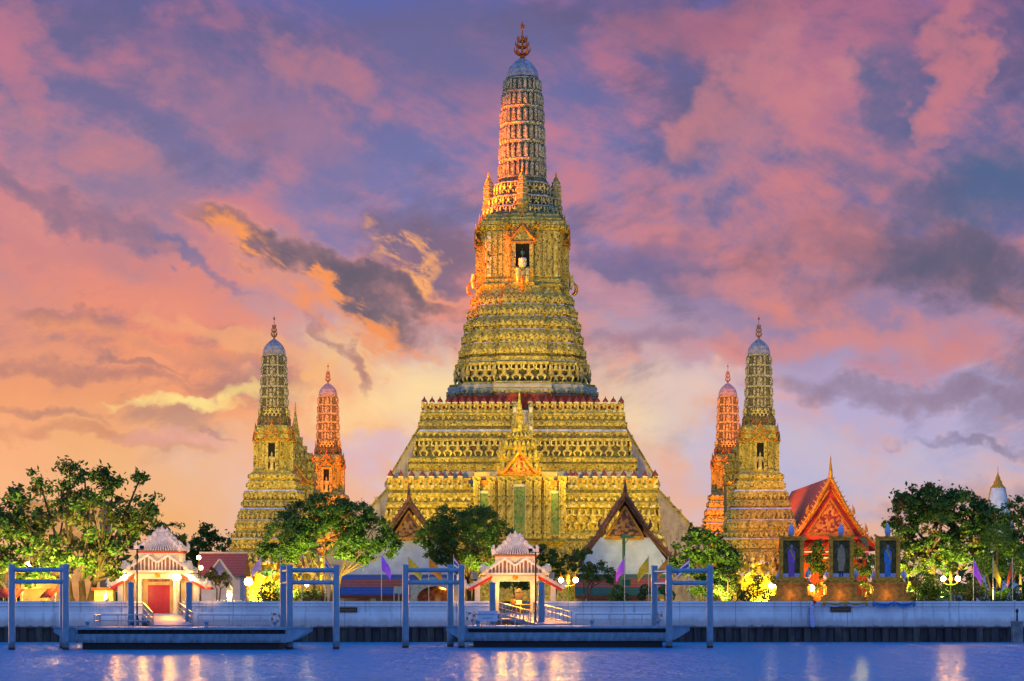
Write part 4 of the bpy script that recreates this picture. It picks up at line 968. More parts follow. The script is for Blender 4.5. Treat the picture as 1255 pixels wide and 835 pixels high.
# ---------------------------------------------------------------- riverside gate pavilions
def pavilion(label, px, doored):
    root = thing('pier_pavilion', label, 'pavilion', (X(px, 238), 237.6, GZ), 0, 'gate pavilions on the river bank')
    u = 238 / F; H = lambda py: (753 - py) * u; D = 6.2; mid = D / 2
    o = None
    for x in (-23.5, 22.5):
        for y in (.35, D - .35):
            if o is None:
                c = MB().use(MT['white']); w = 3.4 * u; c.box(-w, w, -w, w, 0, H(712)); c.box(-w * 1.25, w * 1.25, -w * 1.25, w * 1.25, 0, .35); c.box(-w * 1.2, w * 1.2, -w * 1.2, w * 1.2, H(714.5), H(712) - .003); o = c.build('column', parent=root)
            else: o = copy_of(o, root)
            o.location = (x * u, y, 0)
    b = MB().use(MT['white']); b.box(-29 * u, 29 * u, 0, .7, H(712), H(706)); b.box(-29 * u, 29 * u, D - .7, D, H(712), H(706)); b.box(-29 * u, -23 * u, .7, D - .7, H(712), H(706)); b.box(23 * u, 29 * u, .7, D - .7, H(712), H(706))
    b.use(MT['ochre_wall']); b.box(-31 * u, 31 * u, -.15, D + .15, H(706), H(704.5)); b.use(MT['white']); b.box(-39 * u, 39 * u, -.6, D + .6, H(704.5), H(702))
    b.use(MT['gold']); b.lathe([(.05, -.3), (.24, -.2), (.28, 0), (.2, .2), (.04, .32)], (0, -.08, H(707)), 8); b.build('beam', parent=root)
    # lower roof: twin ribbed gables
    r = MB()
    for cx in (-12.7, 12.7):
        for sg in (-1, 1):
            z0 = H(702); zp = H(684.5); zv = H(693) if (sg > 0) == (cx < 0) else H(701.5)
            xe = 0 if (sg > 0) == (cx < 0) else (39 if cx > 0 else -39)
            r.use(MT['roofgap']); pts = [(cx * u, z0), (xe * u, z0), (xe * u, zv), (cx * u, zp)]; 
            r.prismy(pts if (xe > cx) == (zp > 0) else pts[::-1], -.28, D + .28)
            r.use(MT['roofrib'])
            for yy in (-.42, D + .18): r.tube((cx * u, yy + .1, zp), (xe * u, yy + .1, zv), .16, .14, 6)
            L = abs(xe - cx); n = int(L / 4.2)
            for k in range(n):
                x = cx + (xe - cx) * (k + .6) / n; zz = zp + (zv - zp) * (k + .6) / n
                r.tube((x * u, -.34, z0), (x * u, -.34, zz), .085, .085, 5)
            for k in range(int(L / 3)):
                x = cx + (xe - cx) * (k + .5) / int(L / 3); zz = zp + (zv - zp) * (k + .5) / int(L / 3)
                r.tube((x * u, -.2, zz + .02), (x * u, D + .2, zz + .02), .08, .08, 4)
    r.use(MT['white'])
    for sg in (-1, 1):
        r.path([(sg * 37 * u, -.4, H(702)), (sg * 40 * u, -.5, H(700)), (sg * 40.5 * u, -.5, H(694)), (sg * 37.5 * u, -.4, H(692))], [.34, .36, .30, .16], 6); r.ball((sg * 36 * u, -.35, H(698)), .42, 8, 6)
    lo = r.build('lower_roof', parent=root)
    w = MB().use(MT['white']); w.box(-25 * u, 25 * u, mid - 2.3, mid + 2.3, H(701), H(682)); w.use(MT['redtrim']); w.box(-27 * u, 27 * u, mid - 2.5, mid + 2.5, H(682), H(680.4)); w.build('clerestory', parent=root)
    # upper hipped roof, concave, ribbed
    prof = [(26.3, 2.8, 680.4), (26.3, 2.8, 678.8), (19, 2.0, 673), (12.5, 1.3, 666.5), (8, .8, 661.5), (5.6, .45, 658.5)]
    r = MB().use(MT['roofgap']); r.loft([[(sx * a * u, mid + sy * d, H(p)) for sx, sy in ((-1, -1), (1, -1), (1, 1), (-1, 1))] for a, d, p in prof])
    r.use(MT['roofrib'])
    for sy in (-1, 1):
        for k in range(-8, 9):
            f = k / 8.2; pts = [(a * f * u, mid + sy * (d + .03), H(p) + .04) for a, d, p in prof[1:]]
            r.path(pts, [.085] * 5, 4)
    for sx in (-1, 1):
        for k in range(-3, 4):
            f = k / 3.4; r.path([(sx * (a * u + .03), mid + f * d, H(p) + .04) for a, d, p in prof[1:]], [.085] * 5, 4)
        for sy in (-1, 1):
            pts = [(sx * a * u, mid + sy * d, H(p) + .15) for a, d, p in prof[1:]]
            r.path(pts, [.2, .2, .2, .18, .16], 6)
            for q in pts[:4]: r.ball(q, .30, 7, 5)
            q = pts[0]; r.path([q, (q[0] + sx * .12, q[1] + sy * .12, q[2] + .4), (q[0] - sx * .05, q[1], q[2] + .8)], [.26, .2, .05], 5)
    r.tube((-6 * u, mid, H(658)), (6 * u, mid, H(658)), .28, .28, 6)
    for x, hh in ((-6, .5), (-3, .4), (0, .75), (3, .4), (6, .5)): r.lathe([(.26, 0), (.30, .3 * hh), (.12, .7 * hh), (.02, hh)], (x * u, mid, H(657.6)), 7)
    r.build('upper_roof', parent=root)
    # lean-to side wings with red soffits
    for sg in (-1, 1):
        s = MB(); a = (sg * 28 * u, H(701)); c = (sg * 57 * u, H(717))
        q = lambda t, dz: (a[0] + (c[0] - a[0]) * t, a[1] + (c[1] - a[1]) * t + dz)
        s.use(MT['roofrib']); pts = [q(0, 0), q(1, 0), q(1, -.34), q(0, -.34)]; s.prismy(pts if sg > 0 else pts[::-1], -.1, D - .2)
        s.use(MT['redtrim']); pts = [q(0, -.343), q(1, -.343), q(1, -.62), q(0, -.62)]; s.prismy(pts if sg > 0 else pts[::-1], -.02, D - .4)
        for k in range(6): s.use(MT['roofrib']).tube((*[q(.08 + k * .17, .03)[0]], -.12, q(.08 + k * .17, .03)[1]), (q(.08 + k * .17, .03)[0], D - .2, q(.08 + k * .17, .03)[1]), .1, .1, 5)
        s.use(MT['white']).path([(c[0], -.1, c[1] - .2), (c[0] + sg * .35, -.15, c[1]), (c[0] + sg * .3, -.15, c[1] + .6)], [.3, .25, .04], 6)
        wg = s.build('side_roof', parent=root)
        p = MB().use(MT['white']); p.box(-.26, .26, -.26, .26, 0, H(712.5)); p.box(-.33, .33, -.33, .33, 0, .3); p.build('column', parent=root, loc=(sg * 46.5 * u, .5, 0))
        if doored: wl = MB().use(MT['ochre_wall']); wl.box(*sorted((sg * 27 * u, sg * 45 * u)), .75, .95, 0, H(711)); wl.build('side_wall', parent=root)
    if doored: root.scale.z = 1.06
    f = MB().use(MT['concrete']); f.box(-50 * u, 50 * u, -.4, D + .4, -.02, .06); f.build('floor_slab', parent=root)
    if doored:
        d = MB().use(MT['reddoor']); d.box(-13.5 * u, 13.5 * u, .8, .9, .06, H(719)); d.build('door', parent=root)
        d = MB().use(MT['ochre_wall']); d.box(-20 * u, -13.5 * u, .75, .95, .06, H(706)); d.box(13.5 * u, 20 * u, .75, .95, .06, H(706)); d.box(-13.5 * u, 13.5 * u, .75, .95, H(719), H(715)); d.box(-13.5 * u, 13.5 * u, .78, .92, H(709), H(706))
        d.use(MT['brownfig']); d.box(-13.5 * u, 13.5 * u, .8, .9, H(715), H(709)); d.build('door_surround', parent=root)
    return root
pavilion('white open pier pavilion with tiered ribbed roof at the middle pontoon', 631.5, False)
pavilion('white pier pavilion with tiered roof and closed red door, at the left pontoon', 194, True)
for px in (631.5, 194):
    x = X(px, 238)
    for dx_ in (-7.5, -2.6, 2.6, 7.5): spot((x + dx_, 234.2, 2.1), (x + dx_ * .35, 238.6, 9.2), 950, WARM, 50)
    for dx_ in (-1.6, 1.6): point((x + dx_, 236.0, 5.0), 240, WARM, .4)
    for dx_ in (-4, -1.3, 1.3, 4): spot((x + dx_, 236.1, 4.7 + .25 * abs(dx_)), (x + dx_ * 1.2, 170, 0), 2700, (1, .36, .006), 58, .8, .35)  # unseen spots added to throw golden glitter on the river
    for dx_ in (-5, 5): spot((x + dx_, 222, 8.8), (x, 240.5, 9.6), 8500, (1, .58, .22), 24)  # added roof spots; the lamp posts nearby are unlit
    point((x, 240.5, 6.0), 1500, (1, .50, .09), .2)
    for sg in (-1, 1): point((x + sg * 3.9, 238.0, 4.6), 480, (1, .6, .18), .15)

# ---------------------------------------------------------------- mooring frames and guide piles in the river
def post_at(root, x, y, ztop, r):
    m = MB().use(MT['steel']); m.tube((0, 0, -1.2), (0, 0, ztop), r, r, 16); m.lathe([(r * 1.04, 0), (r * 1.04, .10), (r * .6, .16), (.01, .17)], (0, 0, ztop), 16)
    m.use(MT['rubber_shade']); m.tube((0, 0, -1.2), (0, 0, .22), r + .006, r + .006, 16, False)
    return m.build('post', parent=root, loc=(x, y, 0))
def frame(label, Y, pxs, back, top, bars, single=True):
    root = thing('mooring_frame', label, 'mooring frame', (X(pxs[0], Y), Y, 0), 0, 'blue tubular mooring frames in the river')
    u = Y / F; z = lambda py: 5 + (727 - py) * u
    x1 = (pxs[1] - pxs[0]) * u
    post_at(root, 0, 0, z(top), .30); post_at(root, x1, 0, z(top), .30)
    xb = X(back, Y + 5) - X(pxs[0], Y); post_at(root, xb, 5, z(top - .5), .30)
    for b in bars:
        m = MB().use(MT['steel']); m.tube((0, 0, z(b)), (x1, 0, z(b)), .20, .20, 12); m.build('crossbar', parent=root)
        e = 0 if abs(back - pxs[0]) < abs(back - pxs[1]) else x1
        m = MB().use(MT['steel']); m.tube((e, 0, z(b) - .02), (xb, 5, z(b) - .02), .17, .17, 10); m.build('side_bar', parent=root)
frame('leftmost blue tubular mooring frame standing free in the water', 204, (14.5, 80.5), 77, 694, (698.5, 713))
frame('blue tubular mooring frame at the right end of the left pontoon', 206, (355, 412), 347, 694.5, (699, 714))
frame('blue tubular mooring frame at the left end of the middle pontoon', 211, (497, 565.5), 552, 694, (699, 714))
frame('blue tubular mooring frame at the right end of the middle pontoon', 211, (820, 870), 802, 695, (699.5, 714.5))
for px, Y, lab in ((160.5, 221, 'blue guide pile left of the ramp on the left pontoon'), (231.5, 221, 'blue guide pile right of the ramp on the left pontoon'), (603.5, 224, 'blue guide pile behind the white notice board, left of the middle ramp'), (663.5, 224, 'blue guide pile right of the middle ramp beside the black lamp post')):
    r = thing('guide_pile', lab, 'pile', (X(px, Y), Y, 0), 0, 'blue guide piles behind the pontoons')
    m = MB().use(MT['steel']); m.tube((0, 0, -1.2), (0, 0, 5.95), .31, .31, 16); m.build('post', parent=r)
    m = MB().use(MT['steel2']); m.lathe([(.33, 0), (.33, .1), (.02, .16)], (0, 0, 5.9), 16); m.build('cap', parent=r)

# ---------------------------------------------------------------- pontoons, ramps, railings
def railing(parent, pts, hgt, step, mid=(.5,), r=.06, name='railing', rm='chrome'):
    m = MB().use(MT[rm])
    for a, b in zip(pts, pts[1:]):
        for f in (1.0,) + tuple(mid): m.tube((a[0], a[1], a[2] + hgt * f), (b[0], b[1], b[2] + hgt * f), r if f == 1 else r * .75, None, 6)
    ra = m.build(name, parent=parent); o = None
    for a, b in zip(pts, pts[1:]):
        a, b = Vector(a), Vector(b); n = max(1, round((b - a).length / step))
        for k in range(n + 1):
            q = a + (b - a) * (k / n)
            if o is None: o = MB().use(MT[rm]).tube((0, 0, 0), (0, 0, hgt), r, r, 6).build('post', parent=ra)
            elif k == 0 and a is not Vector(pts[0]) and tuple(q) in seen: continue
            else: o = copy_of(o, ra)
            o.location = q
            seen = locals().get('seen', set()); seen.add(tuple(q))
    return ra
def pontoon(label, Y, px0, px1, depth, gap):
    u = Y / F; root = thing('pontoon', label, 'pontoon', (X(px0, Y), Y, 0), 0, 'floating landing pontoons')
    L = (px1 - px0) * u
    m = MB().use(MT['steel2']); m.box(0, L, .1, depth, .62, 1.36); m.box(-.05, L + .05, .0, .1, .60, 1.38); m.box(1.6, L - 1.6, .6, depth - .6, -.6, .62)
    for k in range(9): m.box(L * k / 9 + .3, L * k / 9 + .42, -.06, 0, .60, 1.38)
    m.build('hull', parent=root)
    m = MB().use(MT['rubber_shade']); m.box(.2, L - .2, .25, depth - .2, 1.36, 1.80); m.box(.6, L - .6, .3, depth - .3, -.5, .60)  # black boxes stand in for shade under the deck and at the waterline
    for k in range(26): m.box(.3 + (L - .6) * k / 26, .3 + (L - .6) * k / 26 + .34, .12, .25, 1.40, 1.78)
    m.build('fender_and_shade', parent=root)
    m = MB().use(MT['deck']); m.box(-.1, L + .1, -.1, depth + .05, 1.80, 1.93); m.use(MT['steel']); m.box(-.12, L + .12, -.14, -.1, 1.76, 1.95); m.build('deck', parent=root)
    for sg, xe in ((-1, 0), (1, L)):        # brackets reaching round the posts at each end
        for y in (.05, depth * .55):
            m = MB().use(MT['steel']); pts = [(xe, 1.93), (xe + sg * 1.9, 1.98), (xe + sg * 1.9, 1.55), (xe + sg * .6, .75), (xe, .62)]
            m.prismy(pts if sg < 0 else pts[::-1], y, y + .22); m.box(*sorted((xe, xe + sg * 2.0)), y - .1, y + 1.1, 1.9, 2.0); m.build('bracket', parent=root)
    g0, g1 = [(p - px0) * (Y + depth) / F + (px0 - 627.5) * (depth) / F for p in gap]
    yb = depth - .15
    railing(root, [(.5, yb, 1.93), (g0, yb, 1.93)], 1.05, 1.5); railing(root, [(g1, yb, 1.93), (L - .4, yb, 1.93)], 1.05, 1.5)
    railing(root, [(L - .4, yb, 1.93), (L - .4, yb - 2.6, 1.93)], 1.05, 1.3); railing(root, [(.4, yb, 1.93), (.4, yb - 2.6, 1.93)], 1.05, 1.3)
    m = MB().use(MT['steel'])
    b0 = None
    for x in (1.0, L * .62, L - 1.0):
        if b0 is None: m.lathe([(.2, 0), (.16, .1), (.15, .38), (.24, .42), (.24, .52), (.02, .55)], n=10); b0 = m.build('bollard', parent=root)
        else: b0 = copy_of(b0, root)
        b0.location = (x, .5, 1.95)
    return root, L
pl, LL = pontoon('long blue floating pontoon on the left, below the red door pavilion', 205, 92, 350, 10, (188, 243))
pc, LC = pontoon('long blue floating pontoon in the middle, below the open pavilion', 213, 572, 820, 9.5, (648, 706))
def ramp_walk(label, top, bot, w, n):
    """gangway from the gate sill down to the deck"""
    a, b = Vector(top), Vector(bot); root = thing('gangway', label, 'gangway', a)
    d = b - a; fl = Vector((d.x, d.y, 0)).normalized(); sd = Vector((-fl.y, fl.x, 0)) * -1
    if sd.x < 0: sd = -sd
    q = lambda p, s, dz: tuple(p + sd * s + Vector((0, 0, dz)))
    m = MB().use(MT['deck']); z = Vector((0, 0, 0))
    m.hexa([q(d, -w, -.12), q(d, w, -.12), q(z, w, -.12), q(z, -w, -.12), q(d, -w, 0), q(d, w, 0), q(z, w, 0), q(z, -w, 0)]); m.build('walkway', parent=root)
    for s in (-w - .06, w + .06):
        m = MB().use(MT['steel2']); m.hexa([q(d, s - .06, -.4), q(d, s + .06, -.4), q(z, s + .06, -.4), q(z, s - .06, -.4), q(d, s - .06, .08), q(d, s + .06, .08), q(z, s + .06, .08), q(z, s - .06, .08)]); m.build('side_beam', parent=root)
        railing(root, [q(z, s, 0), q(d, s, 0)], 1.15, d.length / n, (.55,), .05, rm='handrail')
    return root
MT['handrail'] = plain('brushed_handrail', (.46, .40, .34), .28, .7, .2)
ramp_walk('blue gangway sloping from the open pavilion down to the middle pontoon', (X(633, 237.2), 237.2, GZ + .1), (X(678, 221), 221.2, 2.05), 1.75, 10)
ramp_walk('blue gangway sloping from the red door pavilion down to the left pontoon', (X(197, 237.2), 237.2, GZ + .1), (X(212, 213.5), 213.5, 2.05), 1.75, 10)
def platform(label, x0, x1, y0, y1, z):
    r = thing('landing_stage', label, 'platform', (x0, y0, 0)); m = MB().use(MT['deck']); m.box(0, x1 - x0, 0, y1 - y0, z - .14, z); m.build('deck', parent=r)
    o = None
    for x in (.3, (x1 - x0) / 2, x1 - x0 - .3):
        if o is None: o = MB().use(MT['steel2']).tube((0, 0, -1), (0, 0, z - .14), .14, .14, 8).build('leg', parent=r)
        else: o = copy_of(o, r)
        o.location = (x, .4, 0)
platform('small steel landing stage left of the middle gangway, behind the notice board', X(600, 226), X(627, 226), 224.8, 228, 2.5)
platform('small steel landing stage at the foot of the left black lamp post', X(161, 222), X(184, 222), 219.6, 223.4, 2.35)
def life_ring(label, x, y, z):
    r = thing('life_ring', label, 'life ring', (x, y, z), 0, 'life rings on the pontoon rails')
    n = 24; rings = []
    m = MB().use(MT['flagwhite']); pts = [Vector((.36 * math.cos(2 * math.pi * i / n), 0, .36 * math.sin(2 * math.pi * i / n))) for i in range(n + 1)]
    for i in range(n): m.use(MT['flagwhite'] if (i // 3) % 2 else MT['orange']).tube(pts[i], pts[i + 1], .095, .095, 7, False)
    m.build('ring', parent=r); s = MB().use(MT['chrome']); s.tube((-.42, .12, -.75), (-.42, .12, .5), .04); s.tube((.42, .12, -.75), (.42, .12, .5), .04); s.tube((-.42, .12, .42), (.42, .12, .42), .04); s.build('stand', parent=r)
life_ring('life ring at the right end of the left pontoon rail', X(338, 212), 212, 2.75)
life_ring('life ring at the left end of the middle pontoon rail', X(577, 219), 219, 2.75)
life_ring('life ring at the right end of the middle pontoon rail', X(806.5, 219), 219, 2.75)
# white notice board on the middle pontoon
nb_ = thing('notice_board', 'white notice board with two lines of blue lettering on the middle pontoon', 'sign', (X(597.5, 215), 214.6, 1.93))
u = 214.6 / F; m = MB().use(MT['board']); m.box(-12.5 * u, 12.5 * u, 0, .06, .45, 1.42); m.build('panel', parent=nb_)
for x in (-10, 10): MB().use(MT['steel2']).tube((x * u, .1, 0), (x * u, .1, 1.4), .05, .05, 6).build('leg', parent=nb_)
def text(body, size, parent, loc, mt, name='lettering'):
    c = bpy.data.curves.new(name, 'FONT'); c.body = body; c.size = size; c.align_x = 'CENTER'; c.align_y = 'CENTER'; c.extrude = .004
    c.materials.append(MT[mt]); o = bpy.data.objects.new(name, c); sc.collection.objects.link(o)
    dg = bpy.context.evaluated_depsgraph_get(); me = bpy.data.meshes.new_from_object(o.evaluated_get(dg)); bpy.data.objects.remove(o)
    o = bpy.data.objects.new(name, me); sc.collection.objects.link(o)
    o.parent = parent; o.location = loc; o.rotation_euler = (R(90), 0, 0); return o
text('ท่าเทียบเรือวัดอรุณ ๑ ๒', .24, nb_, (0, -.006, 1.10), 'ink'); text('กรมเจ้าท่า', .24, nb_, (0, -.006, .74), 'ink')
for px, w, lab in ((424.5, 27, 'dark bronze name plaque on the white river wall below the blue edged hall'), (1030, 25, 'dark bronze name plaque on the white river wall under the middle royal portrait')):
    r = thing('wall_plaque', lab, 'plaque', (X(px, 237), 236.8, 0)); u = 237 / F
    py = 747.5 if px < 500 else 747; zc_ = 5 + (727 - py) * u
    m = MB().use(MT['brownboard']); m.box(-w * u / 2, w * u / 2, -.02, .06, zc_ - .27, zc_ + .27); m.build('plate', parent=r)
    m = MB().use(MT['golddull']); m.box(-w * u / 2 + .06, w * u / 2 - .06, -.03, -.021, zc_ + .2, zc_ + .215); m.box(-w * u / 2 + .06, w * u / 2 - .06, -.03, -.021, zc_ - .215, zc_ - .2); m.build('border', parent=r)
    text('วัดอรุณราชวราราม', .26, r, (0, -.026, zc_), 'golddull')

# ---------------------------------------------------------------- lamps
def black_lamp(label, px, Y, z0, pt):
    r = thing('lamp_post', label, 'lamp post', (X(px, Y), Y, z0), 0, 'black twin-head lamp posts at the piers')
    zt = 5 + (727 - pt) * Y / F - z0
    m = MB().use(MT['black']); m.lathe([(.22, 0), (.22, .12), (.12, .3), (.085, .6), (.07, zt)], n=10); m.build('post', parent=r)
    m = MB().use(MT['black']); m.box(-.62, .62, -.05, .05, zt - .08, zt); m.build('crossarm', parent=r); o = None
    for x in (-.5, .5):
        if o is None: o = MB().use(MT['black']).hexa([(-.2, -.3, .05), (.2, -.3, .05), (.16, .15, 0), (-.16, .15, 0), (-.2, -.36, .32), (.2, -.36, .32), (.16, .1, .3), (-.16, .1, .3)]).build('lamp_head', parent=r)
        else: o = copy_of(o, r)
        o.location = (x, 0, zt)
black_lamp('black twin-head lamp post in front of the red door pavilion', 168, 221, 2.35, 673); black_lamp('black twin-head lamp post right of the open pavilion', 656.5, 224.5, 1.9, 676.5)
def twin_lamp(label, px, Y, pyg):
    r = thing('street_lamp', label, 'street lamp', (X(px, Y), Y, GZ), 0, 'green street lamps with two lit globes'); u = Y / F
    zg = 5 + (727 - pyg) * u - GZ
    m = MB().use(MT['green_metal']); m.lathe([(.26, 0), (.22, .3), (.12, .5), (.09, 1.2), (.075, zg - .45), (.16, zg - .4), (.1, zg - .25)], n=10); m.build('post', parent=r)
    m = MB().use(MT['gold']); m.lathe([(.1, zg - .3), (.2, zg - .1), (.12, zg + .2), (.17, zg + .35), (.02, zg + .8)], n=8)
    for sg in (-1, 1): m.path([(0, 0, zg - .6), (sg * .35, 0, zg - .62), (sg * .74, 0, zg - .42), (sg * .76, 0, zg - .28)], [.08, .06, .06, .09], 6)
    m.build('bracket', parent=r); o = None
    for sg in (-1, 1):
        if o is None:
            m = MB().use(MT['globe2']); m.ball((0, 0, 0), .26, 12, 8); o = m.build('globe', parent=r)
            MB().use(MT['gold']).lathe([(.14, .24), (.16, .3), (.04, .5), (.01, .85)], n=8).build('cap', parent=o)
        else: o = copy_of(o, r)
        o.location = (sg * .76, 0, zg)
    point((X(px, Y), Y - .9, GZ + zg - .1), 420, (1, .55, .12), .3)
    for sg in (-1, 1): spot((X(px, Y) + sg * .76, Y - .5, GZ + zg), (X(px, Y) + sg, 175, 0), 1700, (1, .36, .006), 50, .8, .3)  # spots added beside the globes, aimed at the river for its glitter
twin_lamp('green street lamp with two lit globes, right of the open pavilion', 696.5, 241, 711)
twin_lamp('green street lamp with two lit globes, right of the royal portraits', 1165, 241, 709.5)
def globe_lamp(label, px, Y, py, rr=.3, mt='globe', pw=200, col_=(1, .62, .16), name='globe_lamp', post='cream_post'):
    r = thing(name, label, 'lamp', (X(px, Y), Y, GZ)); z = 5 + (727 - py) * Y / F - GZ
    MB().use(MT[post]).lathe([(.16, 0), (.14, .2), (.07, .3), (.06, z - rr * .9), (.12, z - rr * .8)], n=8).build('post', parent=r)
    MB().use(MT[mt]).ball((0, 0, z), rr, 12, 8).build('globe', parent=r)
    if pw: point((X(px, Y), Y - rr - .4, GZ + z + .1), pw, col_, .15)
globe_lamp('bright white globe lamp in front of the pale corner tower base', 304.5, 243, 713, .42, 'globe2', 130, (1, .72, .1))
globe_lamp('small warm globe lamp beside the round bush and left portrait', 945.5, 240, 718, .30, 'globe', 140)
globe_lamp('warm globe lamp between the left and middle royal portraits', 994, 239.5, 721, .36, 'globe', 160)
globe_lamp('white globe lamp at the left column of the red door pavilion', 152.5, 237.3, 708, .24, 'globe2', 60); globe_lamp('white globe lamp right of the red door', 216, 237.2, 708, .24, 'globe2', 60)
globe_lamp('white globe lamp at the right wing of the red door pavilion', 234.5, 237.2, 708.5, .24, 'globe2', 60)
globe_lamp('upper small lamp on the post right of the red door pavilion', 243.5, 239, 683.5, .22, 'globe', 60, name='garden_lamp', post='bark')
globe_lamp('lower small lamp right of the red door pavilion', 246, 239.6, 696, .22, 'globe', 60, name='garden_lamp', post='bark')
globe_lamp('small warm lamp behind the second mooring frame', 376, 243, 717, .2, 'globe', 260, name='garden_lamp')
globe_lamp('warm lamp among the stalls above the leftmost mooring frame', 35, 252, 693, .38, 'globe2', 1500, (1, .58, .10), name='garden_lamp')
gp = thing('gate_pillar', 'cream gate pillar with pointed cap and lit lamp, left of the bright white globe', 'pillar', (X(281.5, 242), 242, GZ)); u = 242 / F
m = MB().use(MT['cream_post']); m.box(-2.6 * u, 2.6 * u, -.2, .25, 0, 2.3); m.box(-3.2 * u, 3.2 * u, -.25, .3, 2.3, 2.45); m.lathe([(.34, 2.45), (.3, 2.7), (.1, 3.0), (.01, 3.3)], n=8); m.build('shaft', parent=gp)
MB().use(MT['globe2']).ball((0, -.42, 2.0), .26, 10, 8).build('globe', parent=gp); point((X(281.5, 242), 241, 4.4), 160, WARM, .15)
def fence(label, px0, px1, Y, h_=1.5):
    r = thing('picket_fence', label, 'fence', (X(px0, Y), Y, GZ)); L = (px1 - px0) * Y / F
    m = MB().use(MT['cream_post']); m.box(0, L, .03, .08, .25, .33); m.box(0, L, .03, .08, h_ * .8, h_ * .86); m.build('rail', parent=r); o = None; n = int(L / .32)
    for k in range(n):
        if o is None: o = MB().use(MT['cream_post']).slab((0, 0), (1, 0), (0, -1), .16, -.03, .03, 0, h_, .12).build('picket', parent=r)
        else: o = copy_of(o, r)
        o.location = (k * L / n + .1, 0, 0)
fence('cream picket fence right of the gate pillar, below the pale corner tower', 286, 316, 242); fence('cream picket fence left of the gate pillar', 252, 278, 242)
tp_ = thing('utility_pole', 'tall green pole with a side arm, in front of the right white hall', 'pole', (X(764.5, 243), 243, GZ)); u = 243 / F; zz = lambda py: 5 + (727 - py) * u - GZ
MB().use(MT['green_metal']).lathe([(.16, 0), (.16, zz(660)), (.2, zz(659)), (.13, zz(655)), (.02, zz(654))], n=10).build('post', parent=tp_)
m = MB().use(MT['green_metal']); m.box(-4.2 * u, 12.5 * u, -.12, .12, zz(659.5), zz(657)); m.tube((0, 0, zz(668)), (7 * u, 0, zz(659)), .05); m.box(-2 * u, 2 * u, -.2, .2, zz(667), zz(665)); m.build('side_arm', parent=tp_)
sg_ = thing('sign_box', 'small green framed sign box on the pole before the right white hall', 'sign', (X(766, 242.3), 242.3, GZ)); z1, z2 = zz(719), zz(709)
m = MB().use(MT['lime_paint'] if 'lime_paint' in MT else MT['green_metal']); m.box(-7 * u, 7 * u, 0, .25, z1, z2); m.build('frame', parent=sg_); MB().use(MT['greentrim']).box(-3 * u, 6 * u, -.03, -.002, z1 + .15, z2 - .15).build('panel', parent=sg_)
MB().use(MT['green_metal']).tube((0, .12, 0), (0, .12, z1), .06, .06, 8).build('post', parent=sg_)
r = thing('light_mast', 'low green light mast with a crossbar behind the second mooring frame', 'pole', (X(331, 243), 243, GZ)); m = MB().use(MT['green_metal'])
m.tube((0, 0, 0), (0, 0, zz(699)), .09, .07, 8); m.build('post', parent=r); m = MB().use(MT['green_metal']); m.box(-8 * u, 9 * u, -.06, .06, zz(700), zz(698.5)); m.build('crossarm', parent=r)
for x in (-7, 0, 7): MB().use(MT['green_metal']).box(x * u - .2, x * u + .2, -.2, .2, zz(705), zz(700) - .003).build('lamp_head', parent=r)
for sx_, lab in ((581.5, 'white floodlight box on the left wing of the open pavilion'), (675.5, 'white floodlight box on the right wing of the open pavilion')):
    r = thing('floodlight', lab, 'floodlight', (X(sx_, 239), 239, 5 + (727 - 713) * 239 / F)); MB().use(MT['white']).box(-.32, .32, -.2, .3, .28, .95).build('housing', parent=r)
    MB().use(MT['canopy']).box(-.27, .27, -.22, -.202, .34, .9).build('lens', parent=r); MB().use(MT['black']).box(-.08, .08, 0, .1, -.1, .28).build('bracket', parent=r)

# ---------------------------------------------------------------- flags
def flag(label, px, pt, pb, w, mats, side=1, seed=0, Y=239.5, poleth=.04):
    r = thing('flag', label, 'flag', (X(px, Y), Y, GZ), 0, 'flags on white poles along the river wall'); u = Y / F
    zt, zb = 5 + (727 - pt) * u - GZ, 5 + (727 - pb) * u - GZ
    MB().use(MT['white']).tube((0, 0, 0), (0, 0, zt + .12), poleth, poleth * .8, 8).build('pole', parent=r)
    spot((X(px, 237.95) + side * .4, 237.95, 3.3), (X(px, Y) + side * .5, Y, zt + GZ - .9), 300, (1, .80, .50), 34)  # unseen spot added to brighten the flag
    rn = random.Random(seed); ph = rn.uniform(0, 6); n, k = 9, 10; L = w * u * 1.2; hh = (zt - zb) * 1.05
    m = MB(); g_ = {}
    for i in range(n + 1):
        for j in range(k + 1):
            s, t = i / n, j / k
            z = zt - hh * (.72 * t + .30 * s * (1 - .15 * t) + .22 * s * s)
            x = L * (s ** .9) * (.35 + .65 * min(1, t + s * .55)) * (1 - .18 * t * s)
            g_[i, j] = (side * x, .16 * s * math.sin(5 * s + 2.5 * t + ph) + .06 * math.sin(9 * t + ph) * s, z)
    vs = [g_[i, j] for i in range(n + 1) for j in range(k + 1)]
    for j in range(k):
        m.use(MT[mats[min(len(mats) - 1, int(j / k * len(mats)))]])
        m.add(vs, [(i * (k + 1) + j, (i + 1) * (k + 1) + j, (i + 1) * (k + 1) + j + 1, i * (k + 1) + j + 1) for i in range(n)], True)
    m.build('cloth', parent=r)
THAI = ['flagred', 'flagwhite', 'flagblue', 'flagblue', 'flagwhite', 'flagred']
